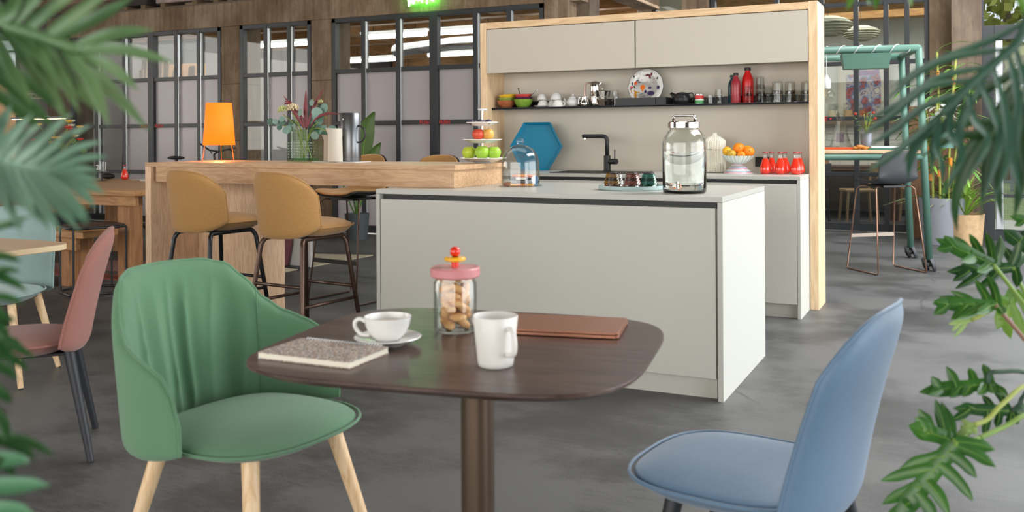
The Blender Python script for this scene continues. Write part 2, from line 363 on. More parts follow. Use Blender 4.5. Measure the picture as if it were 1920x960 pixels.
struct(MB().box(-3.75, 0.25, 12.3, 15.2, 3.3, 3.4).build('ceiling_back_kitchen', pm('grey_soffit', '8f8a78', 0.8, var=0.1)))
for i, y in enumerate((12.0, 14.5, 17.5, 20.5)):
    o = MB().box(-13.4, -3.95, y, y+0.2, 2.93, 3.25).build('trim_%d' % n, M_beam); struct(o); n += 1
o = MB().box(-6.1, -5.9, 10.0, 24, 2.95, 3.25).build('trim_%d' % n, M_beam); struct(o); n += 1
o = MB().box(-9.6, -9.4, 10.0, 24, 2.95, 3.25).build('trim_%d' % n, M_beam); struct(o); n += 1
o = MB().box(-3.75, 0.2, 14.2, 14.5, 2.85, 3.3).build('trim_%d' % n, wood('orange_timber', '9a6a3c', 'c49458', 'x', 0.6)); struct(o); n += 1
M_tube = pm('fluorescent_tube', 'ffffff', 0.4, em='fff8f0', ems=5); M_lampw = pm('lamp_housing', 'd8d8d6', 0.5)
tl = 0
for (x, y) in [(-8.2, 12.6), (-6.9, 12.6), (-5.2, 12.6), (-10.6, 12.9), (-9.0, 16.0), (-7.0, 16.0), (-5.2, 16.0), (-11.2, 16.4), (-12.2, 20), (-9.6, 19.5), (-7.2, 19.5), (-5.3, 19.5)]:
    tl += 1; side = 'left' if x < -8.5 else ('left of centre' if x < -8 else ('middle' if x < -6.3 else 'right')); row = {12.6: 'nearest', 12.9: 'nearest', 16.0: 'middle', 16.4: 'middle', 20: 'farthest', 19.5: 'farthest'}[y]
    t = thing('tube_light', 'white tube light behind the glass, %s row, %s%s' % (row, side, ', outermost' if x < -10 else (', inner' if x > -6 else '')), 'ceiling light', (x, y, 2.82), 0, 'tube lights behind the glass, %s row' % row)
    MB().box(-0.62, 0.62, -0.06, 0.06, 0.03, 0.08).build('housing', M_lampw, t, bev=0.01)
    MB().tube([(-0.6, 0, 0), (0.6, 0, 0)], 0.045, 8).build('tube', M_tube, t, True)
    MB().cyl((-0.4, 0, 0.08), (-0.4, 0, 0.43), 0.006, n=5).build('hanger', M_black, t); MB().cyl((0.4, 0, 0.08), (0.4, 0, 0.43), 0.006, n=5).build('hanger', M_black, t)
# duct
t = tag(MB().tube([(-9.2, 14.2, 2.75), (-7.6, 13.6, 2.75), (-6.2, 13.6, 2.75), (-5.9, 13.6, 2.95), (-5.9, 13.6, 3.24)], 0.11, 12).build('ventilation_duct', M_steel, None, True), 'silver ventilation duct under the ceiling behind the middle partition', 'duct')
# main hall shell
struct(MB().box(-22, 5, -5, YW+0.5, 4.6, 4.75).build('ceiling_hall', pm('hall_ceiling', '5a4c40', 0.9, var=0.2, vs=2)))
struct(MB().box(-22, -12.2, 12.4, 12.6, 0, 2.52).build('wall_far_left', wood('kraft_partition', '9a7550', 'b38c64', 'z', 0.8, 0.4))); struct(MB().box(-22, -12.2, 12.4, 12.6, 3.2, 4.6).build('wall_far_left_upper', M_dark))
t = thing('window_10', None, None, (-17, 12.5, 2.52)); struct(t); MB().box(-5, 4.8, -.003, .003, 0, .68).build('pane', M_clear, t)
for k in range(14): MB().box(-5+.72*k-.02, -5+.72*k+.02, -.03, .03, 0, .68).build('mullion', M_frame, t)
MB().box(-5, 4.8, -.03, .03, .42, .46).build('glazing_bar', M_frame, t)
struct(MB().box(-22.2, -22, -5, 12.6, 0, 4.6).build('wall_left', M_greywall))
struct(MB().box(-22, -3.9, YW+0.6, YW+0.7, 3.35, 4.6).build('wall_mezzanine', M_dark))
struct(MB().box(-12, -3.9, YW+0.02, YW+0.6, 2.98, 3.0).build('ledge', pm('ledge_dust', '6f6253', 0.9)))
struct(MB().box(-3.7, 5, 12.0, 12.2, 3.4, 4.6).build('wall_upper_right', M_conc))
# outside ground and hedge beyond the right door
M_lawn = pm('lawn', '8f9a5c', 0.95, var=0.25, vs=3, bs=60); 
struct(MB().box(0.25, 40, 12.3, 60, -0.12, -0.02).build('ground_outside', M_lawn))
tag(MB().box(0.3, 6.0, 12.35, 14.4, -0.02, 0.0).build('terrace_path', pm('pale_paving', 'c9c4b4', 0.9, var=0.1)), None, kind='structure')

struct(MB().box(-22, 5.2, -5.2, -5, 0, 4.6).build('wall_rear', M_greywall))  # this and the side walls below: unseen, added to cut sky fill
struct(MB().box(5.0, 5.2, -5, -1.2, 0, 4.6).build('wall_right_solid', M_greywall)); struct(MB().box(5.0, 5.2, -1.2, 11.6, 3.9, 4.6).build('wall_right_lintel', M_greywall))

t = thing('timber_planks', 'loose upright timber planks leaning behind the leftmost glass panes', 'planks', (-10.85, 10.1, 0)); rp = random.Random(4)
for k in range(13):
    x = -.62+.105*k; dx = rp.uniform(-.06, .06); h_ = rp.uniform(1.9, 2.5); w_ = rp.uniform(.035, .05); y_ = .04*(k % 3)
    MB().add([(x-w_, y_, 0), (x+w_, y_, 0), (x+w_, y_+.025, 0), (x-w_, y_+.025, 0), (x-w_+dx, y_+.12, h_), (x+w_+dx, y_+.12, h_), (x+w_+dx, y_+.145, h_), (x-w_+dx, y_+.145, h_)], [(3, 2, 1, 0), (4, 5, 6, 7), (0, 1, 5, 4), (1, 2, 6, 5), (2, 3, 7, 6), (3, 0, 4, 7)]).build('plank', wood('plank_%d' % (k % 3), ['7a5c3c', '8c6c44', '6c5238'][k % 3], ['b08c5c', 'c09c68', '9c7c54'][k % 3], 'z', .75, 1.2), t)
# ---------------------------------------------------------------- kitchen
M_lam = pm('greige_laminate', 'c5c3b9', 0.5, var=0.012, vs=1.2); M_lamw = pm('warm_greige_laminate', 'c0b9aa', 0.55, var=0.015, vs=1.2)
M_edge = pm('pale_panel', 'c0c0b7', 0.5); M_oakz = wood('pale_oak_upright', 'd4b088', 'eacda4', 'z', 0.55, 1.0); M_oakx = wood('pale_oak_lengthwise', 'd0aa80', 'e6c69c', 'x', 0.55, 1.0)
M_worktop = pm('worktop_laminate', 'bcbbb3', 0.3, var=0.015, vs=2); M_gap = pm('grip_channel', '141817', 0.5)
F0, F1 = -3.444, -0.876
t = thing('kitchen_wall_frame', 'tall pale oak surround framing the kitchen niche, with greige back panel', 'shelving unit', (-2.16, 6.7, 0))
x0, x1 = F0+2.16, F1+2.16
MB().box(x0, x0+.055, -.166, .165, 0, 2.084).build('upright', M_oakz, t, bev=.0015)
MB().box(x1-.058, x1, -.166, .165, 0, 2.088).build('upright', M_oakz, t, bev=.0015)
MB().box(x0+.055, x1-.058, -.166, .165, 2.034, 2.084).build('top_board', M_oakx, t, bev=.0015)
MB().box(x0+.055, x1-.058, .148, .163, 0, 2.034).build('back_panel', pm('niche_laminate', 'd2cabb', .5, var=.015, vs=1.2), t)
for nm, a, b, lb in [('overhead_cabinet', -3.389, -2.162, 'left greige overhead cabinet with a plain flap door under the oak top board'), ('overhead_cabinet', -2.158, -.936, 'right greige overhead cabinet with a wide plain flap door next to the right oak upright')]:
    t = thing(nm, lb, 'cabinet', ((a+b)/2, 6.7, 1.682), 0, 'overhead cabinets'); w = (b-a)/2
    MB().box(-w+.002, w-.002, -.145, .145, 0.012, .349).build('body', M_lamw, t)
    MB().box(-w+.003, w-.003, -.166, -.147, 0, .346).build('door', M_lamw, t, bev=.001)
t = thing('wall_shelf', 'long black metal shelf with raised back lip under the overhead cabinets', 'shelf', (-2.16, 6.72, 1.402))
MB().box(-1.228, 1.222, -.10, .122, 0, .006).build('shelf_board', M_black, t); MB().box(-1.228, 1.222, -.10, -.097, -.006, .010).build('front_lip', M_black, t)
MB().box(-1.228, 1.222, .112, .12, .006, .064).build('back_lip', M_black, t)
for a, b, lb in [(-2.353, -2.04, 'low black open tray on the shelf under the patterned plate'), (-2.035, -1.96, 'short black tray end on the shelf beside the patterned plate'), (-2.68, -2.42, 'low black open tray on the shelf behind the steel coffee pots'), (-1.563, -1.05, 'low black open tray on the shelf behind the red bottles')]:
    ya, yb = (6.64, 6.80) if a in (-2.353, -2.035) else (6.77, 6.82)
    w = (b-a)/2; m = MB().box(-w, w, 0, yb-ya, 0, .004).box(-w, w, 0, .004, .004, .058).box(-w, w, yb-ya-.004, yb-ya, .004, .058).box(-w, -w+.004, .004, yb-ya-.004, .004, .058).box(w-.004, w, .004, yb-ya-.004, .004, .058)
    o = m.build('shelf_tray', M_black); o.location = ((a+b)/2, ya, 1.409); tag(o, lb, 'tray')
# base run
t = thing('base_cabinet', 'greige base cabinet run with black grip channel under the splashback', 'cabinet', (-2.17, 6.5, 0)); bx0, bx1 = -1.20, 1.212
MB().box(bx0, bx1, -.325, .30, .09, .868).build('carcass', M_lam, t)
MB().box(bx0, bx1, -.349, -.327, .095, .868).build('door', M_lam, t, bev=.001)
MB().box(bx0, bx1, -.335, -.30, .868, .893).build('grip_channel', M_gap, t)
MB().box(bx0, bx1, -.305, -.29, 0, .09).build('plinth', M_lam, t)
MB().box(1.2145, 1.2345, -.349, .03, 0, .892).build('end_panel', M_edge, t, bev=.001)
o = MB().box(-1.216, 1.2345, -.349, .335, 0, .024).build('worktop', M_worktop, bev=.0015); o.location = (-2.17, 6.5, .893); tag(o, 'grey laminate worktop in the kitchen niche holding sink and fruit bowl', 'worktop')
# island
ix0, ix1, iy0, iy1 = -2.791, -.957, 4.106, 5.074
t = thing('kitchen_island', 'large pale grey kitchen island with plain front and black grip channel', 'kitchen island', ((ix0+ix1)/2, (iy0+iy1)/2, 0)); a, b = (ix1-ix0)/2, (iy1-iy0)/2
MB().box(a-.024, a, -b, b, 0, .884).build('end_panel', M_edge, t, bev=.001); MB().box(-a, -a+.022, -b, b, 0, .884).build('end_panel', M_edge, t, bev=.001)
MB().box(-a+.024, a-.026, -b+.03, b-.001, .1, .855).build('carcass', M_lam, t)
MB().box(-a+.026, a-.034, -b+.003, -b+.024, .098, .858).build('front_panel', M_lam, t, bev=.0012)
MB().box(-a+.05, a-.034, -b+.022, -b+.03, .858, .884).build('grip_channel', M_gap, t)
MB().box(-a+.024, a-.04, -b+.05, -b+.064, 0, .098).build('plinth', M_lam, t)
o = MB().box(-a, a, -b, b, 0, .025).build('island_worktop', M_worktop, bev=.0015); o.location = ((ix0+ix1)/2, (iy0+iy1)/2, .885); tag(o, 'pale grey laminate worktop of the kitchen island', 'worktop')
# oak bar counter
M_bar = wood('bar_oak_lengthwise', 'b48a64', 'cfab84', 'x', 0.42, 1.7); M_barz = wood('bar_oak_upright', 'd0a984', 'ecc9a6', 'z', 0.5, 1.7)
t = thing('bar_counter', 'long oak bar counter resting on the island with a slab leg on the left', 'counter', (-3.53, 4.58, 0))
MB().box(-1.126, 1.12, -.30, .30, 1.007, 1.032).build('top_slab', M_bar, t, bev=.0012)
MB().box(-1.05, 1.104, -.284, .284, .9105, 1.007).build('apron', M_bar, t, bev=.0012)
MB().box(-1.126, -1.078, -.30, .30, 0, 1.006).build('leg_panel', M_barz, t, bev=.0012)
MB().box(-1.077, -.50, .10, .285, 0, .909).build('leg_panel', M_barz, t, bev=.0012)
# sink and tap
t = thing('sink', 'black inset sink in the kitchen worktop', 'sink', (-2.37, 6.38, .9175))
MB().box(-.33, .33, -.19, -.175, 0, .005).box(-.33, .33, .12, .19, 0, .005).box(-.33, -.30, -.175, .12, 0, .005).box(.06, .33, -.175, .12, 0, .005).box(-.30, .06, -.175, .12, 0, .002).build('rim', M_black, t)
t = thing('kitchen_tap', 'matt black L-shaped kitchen tap with side lever', 'tap', (-2.405, 6.60, .917))
MB().lathe([(.031, 0), (.031, .008), (.026, .012), (.026, .115), (.024, .12), (.0155, .122)], 20).build('body', M_black, t, True, auto=40)
MB().tube([(0, 0, .1), (0, 0, .235)]+[(-.035+.035*math.cos(R(q)), 0, .235+.03*math.sin(R(q))) for q in (30, 60, 90)]+[(-.185, 0, .265), (-.197, 0, .262)], .0155, 12).build('spout', M_black, t, True)
MB().cyl((-.178, 0, .252), (-.178, 0, .242), .009, n=10).build('aerator', M_steel, t)
MB().cyl((.02, -.004, .075), (.085, -.03, .075), .021, n=16).build('handle_boss', M_black, t, True, auto=40); MB().cyl((.068, -.026, .09), (.07, -.028, .165), .0045, n=8).build('lever', M_black, t)
o = MB().box(-.05, .05, -.012, 0, -.036, .036).build('socket_plate', M_black, bev=.003); o.location = (-1.305, 6.846, .99); tag(o, 'black double socket plate on the splashback beside the juice bottles', 'socket')
# hexagon tray
t = thing('hexagon_board', 'large teal blue hexagonal tray leaning against the splashback', 'tray', (-3.02, 6.62, .918)); t.rotation_euler = (R(-8), 0, R(0))
M_teal = pm('teal_lacquer', '00789a', 0.5)
hx = [(.221*math.cos(R(60*k)), .19+.19/math.sin(R(60))*math.sin(R(60*k))) for k in range(6)]
hi = [(x*.90, .19+(z-.19)*.90) for x, z in hx]
m = MB(); n6 = 6
m.add([(x, 0.03, z) for x, z in hx]+[(x, 0.0, z) for x, z in hx]+[(x, 0.0, z) for x, z in [(x*.985, .19+(z-.19)*.985) for x, z in hx]]+[(x, .024, z) for x, z in hi],
      [tuple(range(6))]+[(i, (i+1) % 6, 6+(i+1) % 6, 6+i) for i in range(6)]+[(6+i, 6+(i+1) % 6, 12+(i+1) % 6, 12+i) for i in range(6)]+[(12+i, 12+(i+1) % 6, 18+(i+1) % 6, 18+i) for i in range(6)])
m.build('rim', M_teal, t); MB().add([(x, .0242, z) for x, z in hi]+[(x, .0285, z) for x, z in hi], [tuple(range(6)), tuple(range(6, 12))[::-1]]+[(i, (i+1) % 6, 6+(i+1) % 6, 6+i) for i in range(6)]).build('base', M_teal, t)
# bread tin
t = thing('fluted_canister', 'cream fluted canister with a peaked lid beside the fruit bowl', 'canister', (-1.60, 6.64, .917)); M_cer = pm('cream_enamel', 'e4e0cf', 0.35)
def flute(r, z, n=28, amp=.004, sq=.55):
    o = []
    for i in range(n*4):
        a = 2*math.pi*i/(n*4); rr = r/((abs(math.cos(a))**5+abs(math.sin(a))**5)**(1/5))*0.93; rr += amp*r/.07*math.cos(a*n); o.append((rr*math.cos(a), rr*math.sin(a), z))
    return o
def rings(rs):
    m = MB(); k = len(rs[0]); m.v = [p for r_ in rs for p in r_]
    m.f = [(i*k+j, i*k+(j+1) % k, (i+1)*k+(j+1) % k, (i+1)*k+j) for i in range(len(rs)-1) for j in range(k)]+[tuple(range(k))[::-1], tuple((len(rs)-1)*k+j for j in range(k))]; return m
rings([flute(.07, .004), flute(.07, .165)]).build('body', M_cer, t, True, auto=60); rings([flute(.072, .166), flute(.072, .228), flute(.04, .255), flute(.014, .268), flute(.012, .285)]).build('lid', M_cer, t, True, auto=60)
MB().box(-.055, .0, -.07, -.06, 0, .006).build('foot', M_black, t); MB().tube([(-.03, -.072, .165), (-.03, -.085, .17), (-.01, -.085, .165), (-.01, -.072, .165)], .003, 6).build('clasp', M_steel, t)
# pedestal bowl
t = thing('pedestal_fruit_bowl', 'fluted green and white bowl on a striped conical foot holding citrus', 'bowl', (-1.405, 6.50, .918))
def stripes(name, cols, axis, scale):
    m, nt, b = newmat(name); b.inputs['Roughness'].default_value = .25; v = coords(nt); sp = nt.nodes.new('ShaderNodeSeparateXYZ'); nt.links.new(v, sp.inputs[0])
    if axis == 'a':
        at = nt.nodes.new('ShaderNodeMath'); at.operation = 'ARCTAN2'; nt.links.new(sp.outputs[1], at.inputs[0]); nt.links.new(sp.outputs[0], at.inputs[1]); src = at.outputs[0]
    else: src = sp.outputs[2]
    mu = nt.nodes.new('ShaderNodeMath'); mu.operation = 'MULTIPLY'; mu.inputs[1].default_value = scale; nt.links.new(src, mu.inputs[0])
    fr = nt.nodes.new('ShaderNodeMath'); fr.operation = 'FRACT'; nt.links.new(mu.outputs[0], fr.inputs[0]); r = nt.nodes.new('ShaderNodeValToRGB'); r.color_ramp.interpolation = 'CONSTANT'; nt.links.new(fr.outputs[0], r.inputs[0])
    e = r.color_ramp.elements; e[0].color = lin(cols[0]); e[1].position = 1/len(cols); e[1].color = lin(cols[1])
    for i in range(2, len(cols)): x = e.new(i/len(cols)); x.color = lin(cols[i])
    nt.links.new(r.outputs[0], b.inputs['Base Color']); return m
def petal(r, z, n=22, amp=.05): return [(r*(1+amp*abs(math.sin(a*n/2)))*math.cos(a), r*(1+amp*abs(math.sin(a*n/2)))*math.sin(a), z) for a in [2*math.pi*i/176 for i in range(176)]]
rings([petal(.035, .065), petal(.07, .083), petal(.095, .105), petal(.105, .122), petal(.107, .124), petal(.1, .122), petal(.08, .10), petal(.04, .08)]).build('bowl', stripes('bowl_stripes', ['e8efe6', 'e8efe6', '9cc0a4', 'dfe9df', 'c3cbd4', 'eef1ec'], 'a', 22/6.2832), t, True, auto=70)
MB().lathe([(.1, 0), (.098, .006), (.082, .017), (.080, .022), (.064, .034), (.062, .04), (.045, .05), (.036, .064)], 40).build('foot', stripes('foot_stripes', ['e8e6e8', 'c4607a', 'e6e6ea', '8a94c0', 'eeecec', '9ab8a0'], 'z', 1/.026), t, True, auto=40)
M_or = pm('orange_peel', 'f08a10', .42, bs=260, bst=.35); M_le = pm('lemon_peel', 'f0b020', .42, bs=260, bst=.35); M_li = pm('green_yellow_peel', 'c8a03c', .5, bs=260, bst=.35, var=.25, vs=30)
for x, y, z, r, m, nm, lb in [(-.072, -.02, .155, .033, M_le, 'lemon', 'yellow orange at the left edge of the fruit bowl'), (.006, 0, .172, .042, M_or, 'orange', 'largest orange on top in the middle of the fruit bowl'), (.078, -.015, .152, .038, M_or, 'orange', 'orange with a dark stem dot at the right edge of the fruit bowl'),
        (-.034, -.045, .132, .034, M_li, 'orange', 'mottled greenish orange low at the front of the fruit bowl'), (.032, -.05, .128, .03, M_or, 'orange', 'small orange low at the front right of the fruit bowl'), (.055, .045, .16, .034, M_le, 'lemon', 'yellow fruit at the back of the fruit bowl, mostly hidden')]:
    f = thing(nm, lb, 'fruit', (-1.405+x, 6.50+y, .918+z), 0, 'citrus in the pedestal bowl'); MB().sphere((0, 0, 0), r, 20, 14, (1, 1, .94)).build('flesh', m, f, True); MB().sphere((.3*r, -.93*r, .1*r), .0035, 8, 6).build('stem_dot', pm('stem_green', '5a6a30', .7), f)
# red juice bottles
M_gl = tglass('clear_glass'); M_juice = pm('red_juice', 'e0321c', .15, coat=.6); M_cap = pm('dull_red_cap', 'b4303c', .4); M_paper = pm('clear_label', 'f4b0a0', .4)
def bottle(name, lb, loc, group, sc=1):
    t = thing(name, lb, 'bottle', loc, 0, group)
    MB().lathe([(0, .002), (.026, .002), (.035, .012), (.038, .03), (.034, .055), (.022, .09), (.016, .108), (0, .108)], 20).build('juice', M_juice, t, True, auto=50)
    MB().lathe([(.0165, .109), (.0145, .128), (.0165, .143), (.0125, .143), (.0115, .128), (.0135, .109)], 20, cap=False).build('neck', M_gl, t, True)
    MB().lathe([(.0185, .143), (.0185, .15), (.017, .152)], 20).build('cap', M_cap, t); return t
b0 = bottle('juice_bottle', 'red juice bottle, front row on the kitchen worktop, leftmost', (-1.205, 6.42, .918), 'red juice bottles on the kitchen worktop')
for x, y, lb in [(-1.105, 6.42, 'red juice bottle, front row on the kitchen worktop, middle one'), (-1.005, 6.42, 'red juice bottle, front row on the kitchen worktop, nearest the oak upright'), (-1.185, 6.535, 'red juice bottle, back row on the kitchen worktop, behind and right of the leftmost one'), (-1.095, 6.535, 'red juice bottle, back row on the kitchen worktop, behind the middle one'), (-1.0, 6.535, 'red juice bottle, back row on the kitchen worktop, in the corner by the oak upright')]:
    copy_tree(b0, (x, y, .918), label=lb)
# ---- shelf items (z = 1.41)
SZ = 1.4095
def put(o, x, y=6.70, z=SZ): o.location = (x, y, z); return o
M_white = pm('white_porcelain', 'e9e8e4', .22, coat=.3)
def bowl_mesh(r, h, mat, name='bowl', th=.006, n=28):
    return MB().lathe([(r*.45, 0), (r*.5, 0), (r*.8, h*.4), (r, h), (r-th*.5, h+.002), (r-th, h), (r*.8-th, h*.45), (r*.4, th), (0, th)], n).build(name, mat, None, True, auto=70)
def mottled(name, a, b, s=40): return pm(name, a, .35, col2=b, var=.1, vs=s)
for mat, x, y, z, r, h, tilt, nm, lb in [(mottled('terracotta_glaze', 'b0623c', 'c97c50', 60), -3.3, 6.71, 0, .078, .06, 0, 'bowl', 'terracotta brown bowl at the bottom of the left bowl stack on the shelf'), (mottled('olive_glaze', '7fa040', 'a8c060', 40), -3.295, 6.71, .038, .073, .045, 0, 'bowl', 'green bowl in the middle of the left bowl stack on the shelf'), (mottled('yellow_glaze', 'f2b81c', 'ffd24a', 30), -3.285, 6.71, .062, .072, .045, 5, 'bowl', 'yellow bowl tilted on top of the left bowl stack on the shelf'),
        (mottled('leaf_green_glaze', '6c9a30', '9cc04c', 45), -3.145, 6.70, 0, .078, .066, 0, 'bowl', 'leaf green ribbed bowl at the bottom of the right bowl stack on the shelf'), (mottled('purple_glaze', '5c2850', '703060', 45), -3.145, 6.70, .045, .072, .04, 0, 'bowl', 'purple bowl in the middle of the right bowl stack on the shelf'), (mottled('watermelon_glaze', 'd83838', 'ee6a5c', 60), -3.145, 6.70, .066, .069, .04, 2, 'bowl', 'watermelon red bowl on top of the right bowl stack holding spoons')]:
    o = bowl_mesh(r, h, mat); put(o, x, y, SZ+z); o.rotation_euler = (0, R(-tilt), 0); tag(o, lb, 'bowl', 'stacked glazed bowls')
for x, dx, dz, m, lb in [(-3.165, -.02, .075, M_black, 'dark spoon handle standing in the watermelon red bowl'), (-3.09, .075, .06, M_steel, 'steel spoon leaning out of the watermelon red bowl to the right')]:
    t = thing('spoon', lb, 'spoon', (x, 6.69, SZ+.085)); MB().tube([(0, 0, 0), (dx*.6, 0, dz*.6), (dx, 0, dz)], [.0025, .003, .005], 6).build('handle', m, t, True); MB().sphere((-dx*.2, 0, -.01), .012, 10, 6, (1, .6, .5)).build('spoon_bowl', m, t, True)
# espresso cup upside-down tower on saucer + cups
def cup(name, lb, loc, rot, grp, r=.045, h=.055):
    t = thing(name, lb, 'cup', loc, 0, grp); t.rotation_euler = tuple(R(a) for a in rot)
    MB().lathe([(r*.5, 0), (r*.55, .0), (r*.6, .003), (r*.82, h*.35), (r*.97, h*.75), (r, h), (r-.003, h), (r*.93-.002, h*.72), (r*.5, .006), (0, .006)], 24).build('body', M_white, t, True, auto=60)
    MB().tube([(r*.93, 0, h*.8), (r*1.25, 0, h*.85), (r*1.42, 0, h*.6), (r*1.25, 0, h*.3), (r*.8, 0, h*.25)], .004, 8).build('handle', M_white, t, True); return t
def saucer(lb, loc, r=.07, cat='saucer', grp=None):
    o = MB().lathe([(r*.5, 0), (r*.55, 0), (r*.6, .004), (r*.85, .008), (r, .014), (r-.003, .016), (r*.8, .012), (r*.5, .007), (0, .007)], 32).build('saucer', M_white, None, True, auto=60); o.location = loc; return tag(o, lb, cat, grp)
saucer('white saucer on the shelf under two upturned cups', (-2.985, 6.70, SZ), .066)
cup('cup', 'lower upturned white cup on the saucer, right of the green bowl', (-2.975, 6.70, SZ+.058), (180, 0, 150), 'white cups on the shelf', .043, .046)
cup('cup', 'upper upturned white cup tilted over the lower one on the saucer', (-2.985, 6.70, SZ+.106), (180, 4, 120), 'white cups on the shelf', .038, .047)
for i, (x, y, z, rx, rz, lb) in enumerate([(-2.905, 6.735, .056, 180, 160, 'white cup at the left back of the tumbled cup pile'), (-2.83, 6.665, .056, 180, -10, 'upturned white cup at the front of the tumbled cup pile, handle right'), (-2.865, 6.70, .113, 178, 60, 'white cup on top of the tumbled cup pile'), (-2.805, 6.755, .056, 180, 120, 'white cup at the right back of the tumbled cup pile')]):
    cup('cup', lb, (x, y, SZ+z), (rx, 0, rz), 'white cups on the shelf')
t = thing('teapot', 'small round white teapot with knob lid on the shelf', 'teapot', (-2.72, 6.70, SZ))
MB().lathe([(.025, 0), (.03, .001), (.046, .018), (.05, .036), (.045, .055), (.03, .066)], 24).build('body', M_white, t, True, auto=60); MB().lathe([(.033, .066), (.028, .078), (.008, .086), (.006, .09), (.009, .097), (.006, .104), (0, .105)], 20).build('lid', M_white, t, True)
MB().tube([(-.042, 0, .03), (-.062, 0, .045), (-.072, 0, .07)], [.011, .008, .006], 8).build('spout', M_white, t, True); MB().tube([(.04, 0, .055), (.068, 0, .06), (.072, 0, .04), (.045, 0, .025)], .004, 8).build('handle', M_white, t, True)
M_chrome = pm('chrome', 'd8d4ce', .08, 1.0); M_hand = pm('pinkish_handle', 'c9ada0', .3, .5)
t = thing('coffee_pot', 'tall polished steel coffee pot with a squared handle on the shelf', 'coffee pot', (-2.545, 6.725, SZ+.05))
MB().lathe([(.04, -.05), (.042, -.045), (.037, .02), (.036, .03), (.04, .04), (.038, .12), (.034, .14), (.01, .146), (0, .148)], 24).build('body', M_chrome, t, True, auto=40)
MB().tube([(-.035, 0, .135), (-.07, 0, .132), (-.082, 0, .12), (-.086, 0, .03), (-.076, 0, .0), (-.05, 0, -.005)], .0075, 8).build('handle', M_hand, t, True); MB().tube([(.036, 0, .12), (.05, 0, .135)], [.008, .005], 8).build('spout', M_chrome, t)
t = thing('moka_pot', 'faceted aluminium moka pot with black handle in front of the coffee pot', 'moka pot', (-2.462, 6.665, SZ))
MB().lathe([(.036, 0), (.038, .005), (.031, .052), (.033, .06), (.026, .065)], 8).build('base', M_chrome, t); MB().lathe([(.026, .065), (.036, .115), (.03, .12), (.004, .128), (.004, .135), (0, .136)], 8).build('upper_pot', M_chrome, t)
MB().tube([(.032, 0, .11), (.058, 0, .115), (.05, 0, .07)], .006, 6).build('handle', M_black, t)
t = thing('cream_jug', 'small chrome milk jug beside the moka pot', 'jug', (-2.605, 6.655, SZ)); MB().lathe([(.028, 0), (.03, .002), (.03, .03), (.022, .06), (.025, .08), (.023, .08), (.02, .06), (.027, .03), (.0, .004)], 20).build('body', M_chrome, t, True, auto=50); MB().tube([(-.022, 0, .075), (-.045, 0, .07), (-.05, 0, .02), (-.03, 0, .012)], .004, 6).build('handle', M_chrome, t)
# drinking glasses
def tumbler(name, lb, loc, r0=.027, r1=.033, h=.085, up=True, mat=None, grp='tumblers on the shelf', facets=24, th=.0022):
    p = [(r1*.95 if not up else r0, 0)]
    if up: prof = [(0, 0), (r0, 0), (r0+.002, .004), (r1, h), (r1-th, h), (r0-th, .01), (0, .01)]
    else: prof = [(r1, 0), (r0+.002, h-.004), (r0, h), (0, h), (0, h-.01), (r0-th, h-.01), (r1-th, 0)]
    o = MB().lathe(prof, facets, cap=not True if up else True).build(name, mat or M_gl, None, facets > 12, auto=50); 
    o.location = loc; return tag(o, lb, 'glass', grp)
G = 'clear tumblers on the black shelf'
tumbler('tumbler', 'fluted tumbler, lower of the pair left of the patterned plate', (-2.37, 6.69, SZ), .024, .03, .07, False, grp=G, facets=12)
tumbler('tumbler', 'fluted tumbler, upper of the pair left of the patterned plate', (-2.37, 6.69, SZ+.045), .021, .028, .075, False, grp=G, facets=12)
tumbler('tumbler', 'short fluted tumbler right beside the red and green tin', (-1.648, 6.68, SZ), .024, .03, .068, False, grp=G, facets=12)
tumbler('tumbler', 'fluted tumbler, lower one of the pair between tin and red bottles', (-1.585, 6.69, SZ), .026, .032, .06, False, grp=G, facets=12)
tumbler('tumbler', 'fluted tumbler, upper one of the pair between tin and red bottles', (-1.585, 6.69, SZ+.045), .024, .029, .062, False, grp=G, facets=12)
tumbler('tumbler', 'plain tumbler, lower one of the stack in front of the tall red bottle', (-1.368, 6.655, SZ), .027, .034, .07, False, grp=G)
tumbler('tumbler', 'plain tumbler, upper one of the stack in front of the tall red bottle', (-1.368, 6.655, SZ+.052), .024, .031, .07, False, grp=G)
tumbler('tumbler', 'plain tumbler between the two tall stacks right of the red bottle', (-1.325, 6.75, SZ), .025, .03, .07, False, grp=G)
for k, w in enumerate(('bottom', 'middle', 'top')): tumbler('tumbler', 'plain tumbler at the %s of the tallest glass stack' % w, (-1.285, 6.68, SZ+.052*k), .027-.001*k, .034-.001*k, .082, False, grp=G)
for k, w in enumerate(('lower', 'upper')): tumbler('tumbler', 'plain tumbler, %s one of the narrow stack right of the tallest stack' % w, (-1.235, 6.70, SZ+.052*k), .024, .029, .07, False, grp=G)
for x, y, r, nm in [(-1.165, 6.67, .038, 'wide stack left of the corner'), (-1.088, 6.72, .036, 'second wide stack'), (-.985, 6.76, .036, 'dark stack in the corner by the oak upright')]:
    for k, w in enumerate(('lower', 'upper')): tumbler('tumbler', 'wide tumbler, %s one of the %s' % (w, nm), (x, y, SZ+.062*k), r-.004, r, .085, False, grp=G)
tumbler('tumbler', 'single wide upturned tumbler in front of the corner stacks', (-1.035, 6.655, SZ), .031, .038, .082, False, grp=G)
